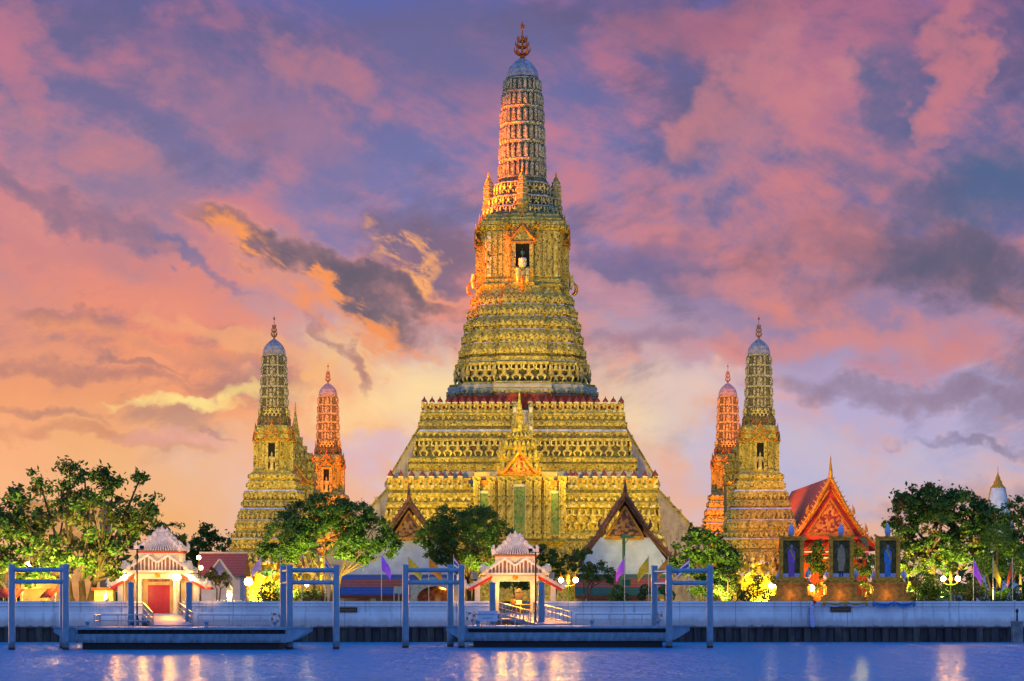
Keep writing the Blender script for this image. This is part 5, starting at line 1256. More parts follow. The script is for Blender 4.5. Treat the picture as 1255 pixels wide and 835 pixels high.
for i, a in enumerate((
    ('pale pink drooping flag, leftmost in its row before the pale corner tower', 320, 683, 703, -11, ['pink']),
    ('orange flag left of the second mooring frame', 343.5, 679, 702, -5, ['orangecloth']), ('small red orange flag above the second mooring frame', 370, 679, 697, 4, ['vermilion']),
    ('striped national flag above the second mooring frame', 398.5, 682, 704, 7, THAI), ('purple flag before the blue edged hall', 467.5, 680, 706, 11, ['purple']),
    ('yellow flag above the third mooring frame', 500, 682, 707, 16, ['yellow']), ('orange flag above the third mooring frame', 525.5, 683, 708, 15, ['orangecloth']),
    ('striped national flag at the right post of the third mooring frame', 556, 681, 700, 8, THAI), ('magenta flag before the green pole', 765.5, 683, 708, -10, ['magenta']),
    ('yellow orange flag left of the fourth mooring frame', 795, 682, 708, -13, ['yellow']), ('orange flag above the fourth mooring frame', 819, 684, 705, -13, ['orangecloth']),
    ('striped national flag above the fourth mooring frame', 844.5, 684, 705, -14, THAI), ('magenta flag, first of three on the far right', 1193, 685, 712, 9, ['magenta']),
    ('yellow flag, second of three on the far right', 1217, 685, 714, 9, ['yellow']), ('red orange flag, third of three on the far right', 1241, 685, 713, -6, ['vermilion']))):
    lab, px, pt, pb, w, ms = a; flag(lab, px, pt, pb, abs(w), ms, 1 if w > 0 else -1, i)

# ---------------------------------------------------------------- royal portraits on gilt pedestals
def portrait(label, px, robe, robe2, emblem):
    Y = 238.6; u = Y / F; H = lambda py: 5 + (727 - py) * u
    r = thing('royal_portrait', label, 'portrait', (X(px, Y), Y, 0), 0, 'gilt framed portraits on pedestals')
    m = MB().use(MT['golddull'])
    for w, d, p0, p1 in ((27, 1.5, 738.5, 735), (26, 1.4, 735, 731), (23.5, 1.25, 731, 729.5), (19, 1.0, 729.5, 718.5), (20.5, 1.15, 718.5, 716.5), (23.5, 1.35, 716.5, 713.5)): m.box(-w * u, w * u, -d * .6, d, H(p0), H(p1) - .002)
    m.build('pedestal', parent=r)
    m = MB().use(MT['gold']); z0, z1 = H(713), H(657.5)
    for sg in (-1, 1): m.box(*sorted((sg * 10.3 * u, sg * 15.2 * u)), -.12, .22, z0, z1); m.box(*sorted((sg * 11.6 * u, sg * 13.6 * u)), -.2, -.12, z0 + .3, z1 - .3); m.prismy([(sg * 11 * u, z1 - .002), (sg * 17 * u, z1 - .002), (sg * 16 * u, z1 + .25)][::sg], -.14, .2)
    m.box(-10.3 * u, 10.3 * u, -.12, .22, z1 - .42, z1); m.box(-10.3 * u, 10.3 * u, -.12, .22, z0, z0 + .5)
    for k in range(-4, 5): m.ball((k * 2.4 * u, -.12, z1 - .16), .12, 6, 5)
    m.build('frame', parent=r)
    p = MB().use(MT['paint_bg']); p.box(-10.3 * u, 10.3 * u, .02, .1, z0 + .5, z1 - .42); p.use(MT['paint_arch'])
    for k in range(14):
        a0, a1 = math.pi * k / 14, math.pi * (k + 1) / 14; f = lambda a, rr: (rr * u * math.cos(a), H(678) + rr * u * math.sin(a))
        q = [f(a0, 6.8), f(a0, 8.2), f(a1, 8.2), f(a1, 6.8)]; p.add([(x, .012, z) for x, z in q], [(0, 1, 2, 3)])
    p.use(MT['lilaccloth']); p.box(-10.2 * u, 10.2 * u, .008, .018, z0 + .5, z0 + .85)
    pa = p.build('painting', parent=r)
    def poly(mt, pts, y): p2.use(MT[mt]).add([(x * u, y, H(z)) for x, z in pts], [tuple(range(len(pts)))])
    p2 = MB()
    if robe2 == 'trousers':
        poly('beige', [(-5, 686), (-4.2, 674), (-1.2, 671), (2, 671), (4.6, 675), (5.2, 687), (3.2, 697), (3.4, 700), (-3.4, 700), (-3.6, 690)], 0); poly('navy', [(-2.6, 700.5), (-.3, 700.5), (-.5, 709.5), (-2.4, 709.5)], 0); poly('navy', [(.3, 700.5), (2.6, 700.5), (2.6, 708.5), (.8, 708.5)], 0)
    else:
        poly(robe, [(-4.4, 688), (-4.8, 676), (-1.5, 672.5), (1.8, 672.5), (5, 677), (5, 687), (3.2, 692), (4.0, 709), (-4.2, 710), (-3.2, 694)], 0); poly(robe2, [(-2.2, 674), (-.4, 673.5), (4.3, 684), (3.4, 687)], -.004)
    poly('skin', [(-.9, 672.8), (1.2, 672.8), (1.0, 671), (1.8, 669.5), (1.6, 667.3), (.2, 666.2), (-1.2, 667.3), (-1.4, 669.5), (-.7, 671)], -.006); poly('navy', [(-1.5, 668.6), (-1.3, 666.8), (.2, 665.6), (1.7, 666.8), (1.9, 668.6), (.2, 667.4)], -.009)
    p2.build('painted_figure', parent=pa)
    m = MB().use(MT['gold'])        # scrolls at the foot of the frame
    for sg in (-1, 1):
        m.path([(0, -.3, H(719)), (sg * 4 * u, -.34, H(720.5)), (sg * 9 * u, -.3, H(717)), (sg * 12 * u, -.3, H(713)), (sg * 17 * u, -.25, H(710)), (sg * 18.5 * u, -.2, H(713.5)), (sg * 15 * u, -.25, H(715.5))], [.2, .24, .22, .2, .17, .15, .1], 6)
        m.path([(0, -.35, H(714)), (sg * 5 * u, -.4, H(712)), (sg * 9 * u, -.38, H(714.5))], [.14, .16, .08], 6)
    m.use(MT['redfin']); m.prismy([(-5 * u, H(716)), (0, H(720)), (5 * u, H(716)), (0, H(714.5))], -.36, -.2); m.build('scrollwork', parent=r)
    m = MB().use(MT[emblem]); m.lathe([(.05, 0), (.24, .12), (.34, .4), (.30, .75), (.16, .95), (.20, 1.05), (.08, 1.2), (.02, 1.35)], (0, .05, z1 + .05), 10); m.use(MT['gold']); m.tube((0, .05, z1 - .02), (0, .05, z1 + .2), .3, .2, 10); m.build('emblem', parent=r)
for px in (970, 1031, 1088): point((X(px, 237.2), 237.2, 4.9), 20, (1, .5, .1), .1)
portrait('gilt framed portrait of a standing figure in violet robes, with a violet emblem on top', 970, 'violet', 'goldcloth', 'lilaccloth')
portrait('gilt framed portrait of a standing figure in beige, silver emblem on top', 1031, 'beige', 'trousers', 'lilaccloth')
portrait('gilt framed portrait of a standing figure in blue robes, with a blue emblem on top', 1088, 'bluecloth', 'goldcloth', 'lotus')
def urn(label, px, py0, py1, Y, mt):
    r = thing('lotus_urn', label, 'urn', (X(px, Y), Y, 5 + (727 - py1) * Y / F), 0, 'lotus bud urns beside the portraits'); h_ = (py1 - py0) * Y / F
    MB().use(MT[mt]).lathe([(.26, 0), (.2, .06 * h_), (.10, .16 * h_), (.18, .22 * h_), (.34, .40 * h_), (.30, .55 * h_), (.12, .75 * h_), (.06, .86 * h_)], n=12).build('bud', parent=r); MB().use(MT['gold']).lathe([(.07, .84 * h_), (.05, .92 * h_), (.01, h_)], n=8).build('tip', parent=r)
    MB().use(MT['golddull']).box(-.26, .26, -.26, .26, GZ - (5 + (727 - py1) * Y / F), -.01).build('stand', parent=r)
for px, py0, py1, mt, lab in ((954.5, 698, 713, 'lilaccloth', 'pale lotus bud urn left of the violet portrait'), (990.5, 695, 712, 'lotus', 'blue lotus bud urn right of the violet portrait'), (1013, 698, 713, 'lilaccloth', 'pale lotus bud urn left of the beige portrait'), (1048.5, 695, 712, 'lotus', 'blue lotus bud urn right of the beige portrait'), (1070.5, 698, 713, 'lilaccloth', 'pale lotus bud urn left of the blue portrait'), (1107.5, 696, 713, 'lotus', 'blue lotus bud urn right of the blue portrait')): urn(lab, px, py0, py1, 239.2, mt)
for px, lab in ((998.5, 'lit golden offering table between the violet and beige portraits'), (1068, 'lit golden offering table left of the blue portrait')):
    r = thing('offering_table', lab, 'table', (X(px, 240), 240, GZ)); m = MB().use(MT['golddull'])
    for k, (w, h0, h1) in enumerate(((.95, 0, .35), (.7, .35, 1.5), (.85, 1.5, 1.7), (.55, 1.7, 2.2))): m.box(-w, w, -.4, .4, h0, h1 - .002)
    m.build('body', parent=r); m = MB().use(MT['gold'])
    for x in (-.4, 0, .4): m.lathe([(.14, 0), (.18, .1), (.06, .25), (.01, .5)], (x, 0, 2.2), 7)
    m.build('offering', parent=r)
def swag(label, px0, px1, py0, py1, n, cols):
    Y = 236.62; u = Y / F; r = thing('bunting', label, 'bunting', (X(px0, Y), Y, 0)); L = (px1 - px0) * u; zt, zb = 5 + (727 - py0) * u, 5 + (727 - py1) * u
    for k in range(n):
        m = MB(); a, b = L * k / n, L * (k + 1) / n; S, T = 14, 5
        for j in range(T):
            m.use(MT[cols[0] if j < 3 else cols[-1]]); vs = []
            for jj in (j, j + 1):
                for i in range(S + 1):
                    s = i / S; dr = 4 * s * (1 - s); f = jj / T
                    vs.append((a + (b - a) * s, -.06 - .10 * dr * math.sin(f * 7), zt - (zt - zb) * (.18 * f + .82 * dr * (.25 + .75 * f))))
            m.add(vs, [(i, i + 1, i + S + 2, i + S + 1) for i in range(S)], True)
        m.build('drape', parent=r)
    for k in range(n + 1): MB().use(MT[cols[0]]).path([(L * k / n, -.12, zt + .05), (L * k / n, -.14, zt - .2), (L * k / n, -.1, zt - (zt - zb) * .75)], [.12, .2, .13], 7).build('rosette', parent=r)
swag('gold and white cloth bunting on the wall below the beige portrait', 1010, 1062, 737.5, 744, 2, ['goldcloth', 'lilaccloth']); swag('bright blue cloth bunting on the wall below the blue portrait', 1071, 1120, 737.5, 745, 2, ['bluecloth', 'bluecloth'])
r = thing('cloth_bundle', 'long pale blue cloth knotted and hanging down the wall below the violet portrait', 'cloth', (X(995.5, 236.5), 236.5, 0)); H = lambda py: 5 + (727 - py) * 236.5 / F
MB().use(MT['lilaccloth']).path([(-.02, -.05, H(738)), (.0, -.12, H(742)), (-.1, -.14, H(750)), (-.02, -.16, H(760)), (.05, -.16, H(766)), (-.05, -.2, H(768.5))], [.12, .26, .24, .30, .26, .16], 8).build('drape', parent=r)
MB().use(MT['bluecloth']).path([(-.1, -.1, H(741)), (-.26, -.12, H(748)), (-.22, -.14, H(756)), (-.28, -.16, H(766))], [.1, .16, .12, .1], 7).build('tail', parent=r); m = MB().use(MT['flagred']); m.ball((.2, -.12, H(738.5)), .2, 8, 6); m.build('knot', parent=r)
r = thing('beacon_post', 'stained concrete mooring post with a small beacon at the far right water edge', 'post', (X(1246.5, 234), 234, 0)); H = lambda py: 5 + (727 - py) * 234 / F
m = MB().use(MT['concrete']); m.box(-.5, .5, -.5, .5, -1, H(763)); m.box(-.56, .56, -.56, .56, H(763), H(761.5)); m.build('pile', parent=r); MB().use(MT['black']).lathe([(.1, H(761.5)), (.08, H(751)), (.16, H(750.5)), (.14, H(747)), (.02, H(746))], n=8).build('beacon', parent=r)
# ---------------------------------------------------------------- trees
def leaf_mesh(name, mats, parent, pos, size, rn, flat=.45):
    """pos = list of (point, material index); one small folded leaf at each"""
    vs, fs, mi = [], [], []
    for p, k in pos:
        n = Vector((rn.gauss(0, 1), rn.gauss(0, 1), rn.gauss(flat, 1)))
        if n.length < .01: continue
        n.normalize(); a = n.orthogonal().normalized(); b = n.cross(a); th = rn.uniform(0, 6.28)
        d1 = a * math.cos(th) + b * math.sin(th); d2 = n.cross(d1); s = size * rn.uniform(.7, 1.5)
        o = len(vs); vs += [p - d1 * s, p + d2 * s * .5 + n * s * .12, p + d1 * s, p - d2 * s * .5 + n * s * .12]
        fs.append((o, o + 1, o + 2, o + 3)); mi.append(k)
    me = bpy.data.meshes.new(name); me.from_pydata(vs, [], fs)
    for m in mats: me.materials.append(m)
    me.polygons.foreach_set('material_index', mi); me.update()
    o = bpy.data.objects.new(name, me); sc.collection.objects.link(o); o.parent = parent; return o
def tree(name, label, px, Y, lobes, seed, lm=('mid', 'dark'), nclump=26, per=46, lsize=.22, crad=.75, trunk=(.34, 700), stems=1, lean=0.0, cat='tree', group='trees behind the river wall', hollow=.62, zb=GZ, dep=1.0):
    """lobes in photo pixels (x, y, rx, ry): leaf clumps fill their shells, limbs run from the trunk to them"""
    rn = random.Random(seed); u = Y / F; base = Vector((X(px, Y), Y, zb))
    root = thing(name, label, cat, base, 0, group)
    L = [(Vector(((cx - px) * u, rn.uniform(-.35, .35) * rx * u, 5 + (727 - cy) * u - zb)), rx * u, ry * u) for cx, cy, rx, ry in lobes]
    tr = MB().use(MT['bark']); fork = 5 + (727 - trunk[1]) * u - zb; r0 = trunk[0]; pos = []
    tops = []
    for s in range(stems):
        a = Vector(((s - (stems - 1) / 2) * r0 * 1.5, rn.uniform(-.2, .2), 0)); top = Vector((a.x * 2.2 + lean, a.y * 2, fork))
        mid_ = (a + top) / 2 + Vector((rn.uniform(-.2, .2), rn.uniform(-.2, .2), 0))
        tr.path([a + Vector((0, 0, -.1)), a + Vector((0, 0, .3)), mid_, top], [r0 * 1.5, r0 * 1.1, r0 * .9, r0 * .75], 8); tops.append(top)
    for c, rx, rz in L:
        t = min(tops, key=lambda q: (q - c).length); k = (t + c) / 2 + Vector((rn.uniform(-.3, .3) * rx, rn.uniform(-.3, .3) * rx, -.12 * rz))
        tr.path([t, k, c], [r0 * .55, r0 * .38, r0 * .22], 6)
        n = max(6, int(nclump * 2.1 * rx * rz / 9))
        for i in range(n):
            d = Vector((rn.gauss(0, 1), rn.gauss(0, 1) * dep, rn.gauss(0.12, 1))).normalized(); f = rn.uniform(hollow, 1.0)
            p = c + Vector((d.x * rx, d.y * rx * .9, d.z * rz)) * f
            if rn.random() < .35: tr.path([c + (p - c) * .15, c + (p - c) * .6 + Vector((0, 0, .1)), p], [r0 * .16, r0 * .10, .015], 4)
            mk = 0 if rn.random() < .6 else 1
            if len(lm) > 2 and rn.random() < .16: mk = 2
            cr = crad * rn.uniform(.6, 1.25)
            for j in range(int(per * 1.35)):
                g = Vector((rn.gauss(0, .48), rn.gauss(0, .48), rn.gauss(0, .34)))
                pos.append((p + g * cr, mk))
    tr.build('trunk', parent=root); leaf_mesh('crown', [LM[q] for q in lm], root, pos, lsize * .84, rn)
    return root
tree('broadleaf_tree', 'tall open-crowned large-leaved tree at the left edge beside the red door pavilion', 100, 246,
     [(20, 615, 26, 24), (8, 650, 34, 30), (48, 590, 12, 16), (30, 640, 34, 26), (75, 605, 22, 18), (85, 574, 20, 9), (105, 588, 26, 16), (140, 598, 20, 22), (128, 582, 14, 8), (75, 640, 36, 26), (115, 625, 34, 26), (150, 630, 28, 26), (172, 640, 22, 28), (186, 622, 8, 16), (172, 585, 6, 6), (60, 675, 40, 22), (110, 665, 40, 22), (150, 668, 32, 24), (14, 682, 24, 20), (118, 695, 26, 20), (90, 690, 26, 16), (40, 700, 34, 16), (5, 640, 26, 26), (2, 700, 26, 18), (150, 700, 22, 14)],
     11, ('bright', 'olive', 'mid'), 15, 22, .32, .85, (.42, 712), 3, hollow=.35)
tree('round_crowned_tree', 'dense round-crowned dark green tree in front of the orange corner tower', 402, 245,
     [(352, 660, 30, 30), (372, 640, 32, 26), (400, 628, 36, 22), (430, 636, 32, 24), (455, 652, 26, 24), (474, 664, 16, 18), (400, 660, 50, 26), (345, 680, 24, 14), (440, 674, 30, 16), (478, 676, 8, 10), (326, 676, 12, 10)],
     21, ('dark', 'mid'), 34, 50, .17, .62, (.26, 706), 4, hollow=.7)
tree('round_crowned_tree', 'dense round-crowned dark green tree directly left of the open pavilion', 578, 250,
     [(560, 642, 34, 22), (590, 640, 28, 20), (540, 655, 24, 22), (612, 658, 17, 22), (575, 665, 42, 28), (555, 685, 28, 14), (598, 688, 22, 16), (518, 660, 10, 10), (530, 682, 10, 12)],
     31, ('dark', 'mid', 'bright'), 34, 50, .17, .62, (.26, 712), 2, hollow=.7)
tree('spreading_tree', 'loose dark green tree left of the right white tower, behind the fourth mooring frame', 862, 248,
     [(858, 656, 16, 14), (845, 672, 20, 16), (872, 672, 22, 18), (892, 684, 22, 18), (855, 695, 28, 18), (885, 706, 26, 16), (830, 690, 12, 14), (868, 720, 30, 12)],
     41, ('dark', 'mid', 'bright'), 26, 40, .24, .7, (.22, 716), 2, hollow=.5)
tree('broadleaf_tree', 'large tree with ochre flower clusters and a bare trunk, right of the blue robed portrait', 1143, 248,
     [(1142, 612, 34, 18), (1112, 626, 26, 24), (1098, 648, 16, 18), (1172, 618, 28, 18), (1195, 640, 20, 24), (1150, 640, 44, 26), (1125, 668, 30, 18), (1175, 668, 34, 20), (1205, 625, 10, 12), (1160, 690, 20, 14), (1200, 672, 12, 16)],
     51, ('mid', 'dark', 'brown'), 24, 44, .26, .72, (.36, 675), 1, hollow=.55)
tree('bright_green_tree', 'bright green tree cut by the right edge of the picture', 1250, 247, [(1248, 625, 18, 16), (1252, 648, 22, 22), (1240, 672, 14, 14), (1262, 680, 20, 20)], 61, ('bright', 'mid'), 30, 44, .2, .6, (.2, 700), 1)
tree('dark_tree', 'dark tree behind the ball topiary, below the white stupa', 1216, 262, [(1215, 640, 22, 20), (1228, 660, 22, 22), (1200, 665, 22, 26), (1240, 690, 22, 26), (1210, 700, 26, 24)], 62, ('dark', 'dark'), 30, 40, .22, .7, (.22, 710), 1)
tree('small_tree', 'small dark tree right of the open pavilion, behind the twin lamp', 680, 252, [(668, 680, 16, 14), (688, 690, 18, 14), (676, 700, 16, 12), (660, 692, 10, 14)], 71, ('dark', 'mid'), 34, 40, .17, .5, (.14, 716), 2)
tree('small_tree', 'small rounded tree left of the right white hall, catching the lamp light', 720, 249, [(712, 688, 18, 14), (732, 700, 18, 12), (722, 706, 20, 10), (748, 706, 8, 8)], 72, ('mid', 'dark', 'olive'), 34, 40, .17, .5, (.12, 720), 3)
tree('small_tree', 'green tree seen through the open pavilion', 632, 262, [(622, 700, 14, 12), (640, 705, 16, 14), (632, 716, 20, 10)], 73, ('bright', 'mid'), 34, 40, .18, .5, (.12, 722), 2)
tree('small_tree', 'slim lit tree right of the red door pavilion', 268, 246, [(266, 706, 12, 9), (258, 712, 9, 7), (276, 712, 8, 8)], 74, ('olive', 'mid', 'brown'), 40, 36, .18, .45, (.09, 722), 2)
for px, Y, lb, sd, lab in ((222, 300, [(222, 665, 12, 16), (215, 690, 16, 18)], 81, 'dark background tree just right of the red door pavilion roof'), (258, 310, [(256, 652, 10, 12), (258, 668, 16, 14), (250, 685, 18, 14)], 82, 'tallest dark background tree above the red roofed house'), (283, 305, [(284, 668, 14, 12), (278, 682, 16, 14)], 83, 'dark background tree touching the pale corner tower on its left'), (238, 305, [(238, 668, 14, 14), (236, 690, 16, 14)], 84, 'low dark background tree between the pavilion and the red roofed house')):
    tree('background_tree', lab, px, Y, lb, sd, ('dark', 'dark'), 26, 40, .24, .7, (.2, 715), 1, group='dark trees beyond the left bank')
tree('layered_tree', 'flat layered dark tree behind the roof of the red door pavilion', 204, 290, [(206, 645, 18, 3), (200, 652, 22, 3.5), (212, 659, 18, 3), (198, 668, 20, 4)], 85, ('dark', 'mid'), 60, 40, .2, .55, (.16, 660), 1, group='dark trees beyond the left bank')
for px, Y, lb, sd, lab in ((962, 246, [(975, 690, 8, 14), (955, 715, 12, 10)], 91, 'lime lit shrub left of the violet portrait'), (1003, 246, [(1000, 690, 12, 20), (1010, 705, 14, 22), (1003, 670, 10, 14)], 92, 'lime lit shrub between violet and beige portraits'), (1060, 246, [(1058, 690, 12, 20), (1064, 712, 12, 18), (1050, 672, 8, 12)], 93, 'lime lit shrub between beige and blue portraits'), (1118, 247, [(1112, 690, 12, 14), (1130, 694, 14, 14), (1108, 708, 10, 16)], 94, 'lime lit shrub right of the blue portrait')):
    tree('tall_shrub', lab, px, Y, lb, sd, ('lime', 'bright'), 40, 40, .17, .5, (.07, 725), 3, group='lime lit shrubs behind the portraits'); 
for x, y, p in ((962, 243.2, 260), (1001, 243.2, 1100), (1056, 243.2, 1100), (1116, 243.8, 1000)): point((X(x, y), y, 5.0), p, (1, .74, .10), .2)
point((X(70, 266), 266, 9), 16000, (1, .52, .12), .4)
for x, y, p in ((55, 243, 1100), (118, 242.5, 1300), (20, 244, 1000)): point((X(x, y), y, 3.7), p, (1, .68, .10), .3)
for px, py, Y, p in ((20, 640, 240, 6240), (70, 630, 240, 7680), (125, 630, 240, 7680), (170, 640, 240, 4320), (355, 655, 239.5, 5280), (405, 645, 239.5, 6240), (455, 660, 239.5, 5280), (545, 660, 246.6, 3600), (590, 655, 246.6, 3600), (850, 680, 241, 4320), (885, 690, 241, 3600), (1105, 640, 244.6, 5280), (1150, 630, 244.6, 6240), (1190, 640, 244.6, 5280), (1245, 650, 244.6, 3600), (1222, 658, 239, 1500)):
    spot((X(px, Y), Y, 4.3 if Y < 246 else 5.4), P(px, py, Y + (8 if Y < 246 else 4)), p * 2.1, (1, .80, .16), 75)
def topiary(label, px, Y, balls, seed, lm=('mid', 'bright'), name='topiary', cat='topiary', tr=.1):
    rn = random.Random(seed); u = Y / F; root = thing(name, label, cat, (X(px, Y), Y, GZ), 0, 'clipped bushes behind the river wall'); pos = []; t = MB().use(MT['bark']); core = MB()
    for cx, cy, rr in balls:
        c = Vector(((cx - px) * u, rn.uniform(-.2, .2), 5 + (727 - cy) * u - GZ)); r = rr * u
        if c.z < r * .6: c.z = r * .6
        t.path([(0, 0, -.05), (c.x * .4, 0, c.z * .4), tuple(c)], [tr, tr * .8, tr * .6], 6)
        for i in range(int(420 * r * r / .5) + 60):
            d = Vector((rn.gauss(0, 1), rn.gauss(0, 1), rn.gauss(0, 1))).normalized(); pos.append((c + d * r * rn.uniform(.80, 1.04), 0 if rn.random() < .6 else 1))
    t.build('trunk', parent=root); leaf_mesh('crown', [LM[q] for q in lm], root, pos, .10, rn, .1); return root
topiary('large clipped ball on a stem with a lower ball beside it', 1222, 244, [(1222, 659, 17), (1206, 692, 14), (1251, 690, 14), (1228, 700, 8)], 101, ('mid', 'dark'), tr=.2)
topiary('tiered clipped bush with round pads, right of the fourth mooring frame', 892, 243, [(892, 703, 10), (880, 722, 7), (901, 720, 7), (890, 732, 7), (908, 729, 6)], 102, ('olive', 'mid'))
topiary('cluster of clipped balls left of the violet portrait', 924, 242.5, [(924, 724, 9), (938, 728, 7), (914, 731, 7), (930, 711, 6)], 103, ('mid', 'olive'))
topiary('clipped bush before the right white hall', 757, 242, [(757, 726, 9), (750, 733, 6), (766, 733, 6)], 104); topiary('small clipped ball left of the fourth mooring frame', 790, 242.5, [(791, 723, 7), (786, 731, 5)], 105, ('olive', 'mid'))
topiary('clipped ball just right of the fourth mooring frame', 815, 243, [(815, 722, 7), (822, 730, 6)], 106)
topiary('big rounded bush between white globe lamp and second mooring frame', 331, 242, [(331, 726, 13), (322, 732, 8), (341, 731, 9)], 107, ('mid', 'dark'), 'round_bush', 'bush'); topiary('olive rounded bush before the three far right flags', 1195, 243, [(1196, 721, 12), (1187, 729, 8), (1206, 730, 8)], 108, ('olive', 'mid'), 'round_bush', 'bush')
topiary('broad dark bush between blue portrait and the right twin lamp', 1136, 243, [(1132, 715, 14), (1146, 718, 14), (1124, 726, 11), (1150, 729, 10), (1138, 730, 12)], 109, ('dark', 'mid'), 'round_bush', 'bush'); topiary('small clipped ball above the right twin lamp', 1168, 245, [(1168, 695, 7), (1174, 722, 8), (1160, 728, 7)], 110, ('mid', 'dark'))
topiary('small ochre ball tree beside the blue portrait', 1123, 241.5, [(1122, 714, 5.5), (1117, 731, 5)], 111, ('brown', 'olive'))
topiary('low green bush at the foot of the second mooring frame', 365, 242, [(362, 728, 7), (374, 730, 7), (386, 729, 7)], 112, ('mid', 'olive'), 'round_bush', 'bush'); topiary('low clipped hedge balls at the far right edge', 1240, 242.5, [(1236, 729, 9), (1250, 727, 10), (1226, 731, 7)], 113, ('mid', 'dark'), 'round_bush', 'bush')

# ---------------------------------------------------------------- houses, stalls and tents on the left bank
def house(label, px, Y, w, hw_, hr, depth, wallm, roofm, gable=True, name='house', off=0):
    r = thing(name, label, 'house', (X(px, Y), Y, GZ)); m = MB().use(MT[wallm]); m.box(-w / 2, w / 2, 0, depth, 0, hw_); m.build('wall', parent=r)
    m = MB().use(MT[roofm])
    if gable: m.prismx([(-.6, hw_ - .1), (depth / 2, hw_ + hr), (depth + .6, hw_ - .1)][::-1], -w / 2 - .5, w / 2 + .5)
    else: m.box(-w / 2 - .2, w / 2 + .2, -.2, depth + .2, hw_, hw_ + hr)
    m.build('roof', parent=r); return r
h1 = house('beige flat-roofed building glimpsed behind the open-crowned left tree', 75, 285, 9.5, 13.2, .5, 8, 'ochre_wall', 'canopy', False, 'apartment_building')
for x in (-3, -1, 1, 3):
    for z in (4.5, 8, 11): 
        w = MB().use(MT['window']); w.box(x - .5, x + .5, -.03, .02, z, z + 1.4); f = w.build('window', parent=h1); MB().use(MT['white']).box(x - .6, x + .6, -.12, -.031, z - .12, z).build('sill', parent=f)
h2 = house('red tiled house with a white edged front gable, left of the pale corner tower', 270, 270, 4.6, 4.3, 2.6, 6, 'plaster', 'redtile')
m = MB().use(MT['pinkroof']); m.prismy([(-1.2, 3.6), (1.4, 3.6), (1.4, 4.2), (.1, 5.9), (-1.2, 4.2)], -1.2, -.9); m.use(MT['white'])
for a, b in (((-1.7, 3.7), (.1, 6.1)), ((1.9, 3.7), (.1, 6.1))): m.tube((a[0], -1.25, a[1]), (b[0], -1.25, b[1]), .14, .14, 6)
m.build('front_gable', parent=h2); MB().use(MT['white']).box(-2.85, 2.85, 2.9, 3.1, 6.85, 7.05).build('ridge', parent=h2)
def awning(label, px0, px1, Y, pya, pyb, mt, posts=True, name='stall_awning', cat='awning', d=3.0):
    r = thing(name, label, cat, (X(px0, Y), Y, GZ)); L = (px1 - px0) * Y / F; za, zb = 5 + (727 - pya) * Y / F - GZ, 5 + (727 - pyb) * Y / F - GZ
    m = MB().use(MT[mt]); N = 6
    for k in range(N):
        f0, f1 = k / N, (k + 1) / N; c = lambda f: za + (zb - za) * f - .35 * math.sin(math.pi * f) * .5
        m.hexa([(0, -d * f1, c(f1) - .05), (L, -d * f1, c(f1) - .05), (L, -d * f0, c(f0) - .05), (0, -d * f0, c(f0) - .05), (0, -d * f1, c(f1)), (L, -d * f1, c(f1)), (L, -d * f0, c(f0)), (0, -d * f0, c(f0))])
    m.build('canopy', parent=r); o = None
    for x in (.1, L / 2, L - .1):
        if o is None: o = MB().use(MT['cream_post']).tube((0, 0, 0), (0, 0, zb), .06, .06, 6).build('pole', parent=r)
        else: o = copy_of(o, r)
        o.location = (x, -d + .15, 0)
    return r
awning('large orange canvas awning over the stalls at the left edge', 2, 34, 252, 690, 712, 'awning', d=3.4); awning('long yellow canvas awning behind the leftmost mooring frame', 16, 78, 256, 697, 722, 'awning', d=4.5)
awning('grey sheet roofed lean-to behind the leftmost mooring frame', 42, 76, 262, 698, 712, 'roofgrey', d=4)
r = thing('timber_roof', 'dark timber roof with pale barge board at the far left edge', 'roof', (X(2, 248), 248, GZ)); m = MB().use(MT['brownroof']); m.prismy([(-5, 1.6), (1.0, 2.2), (-2.2, 5.6), (-5, 5.6)][::1], 0, 4); m.build('roof', parent=r); MB().use(MT['cream_post']).tube((1.1, -.1, 2.1), (-2.3, -.1, 5.7), .2, .2, 6).build('barge_board', parent=r)
for x in (-3.5, -.5): MB().use(MT['cream_post']).tube((x, .3, 0), (x, .3, 1.9), .1, .1, 6).build('post', parent=r)
def umbrella_row(label, px, Y, n, wd):
    r = thing('striped_sunshade', label, 'sunshade', (X(px, Y), Y, GZ)); u = Y / F
    for k in range(n):
        m = MB().use(MT['redpaint' if k % 2 == 0 else 'redcloth']); a = k * wd * u; m.hexa([(a - .55, -1.3, 1.7), (a + wd * u - .58, -1.3, 1.7), (a + wd * u - .03, 0, 2.6), (a, 0, 2.6), (a - .55, -1.3, 1.76), (a + wd * u - .58, -1.3, 1.76), (a + wd * u - .03, 0, 2.66), (a, 0, 2.66)]); m.build('panel', parent=r)
    for k in (0, n - 1): MB().use(MT['white']).tube((k * wd * u, 0, 0), (k * wd * u, 0, 2.6), .06, .06, 6).build('pole', parent=r)
umbrella_row('red striped sunshade at the far left edge, left of the first mooring post', 4, 243, 4, 4.0); umbrella_row('red striped sunshade just right of the first mooring post', 20, 243.4, 3, 3.6); umbrella_row('short red striped sunshade left of the second mooring post', 58, 243, 3, 5.0)
r = thing('stall_counter', 'pale yellow stall counter between the red sunshades', 'stall', (X(42, 244), 244, GZ)); m = MB().use(MT['cream_post']); m.box(-1.9, 1.3, 0, .8, 0, 1.0); m.build('counter', parent=r); MB().use(MT['canopy']).box(-2.0, 1.4, -.1, .9, 1.0, 1.08).build('top', parent=r); MB().use(MT['ochre_wall']).box(-1.9, 1.3, 2.0, 2.1, 0, 2.6).build('back_panel', parent=r)
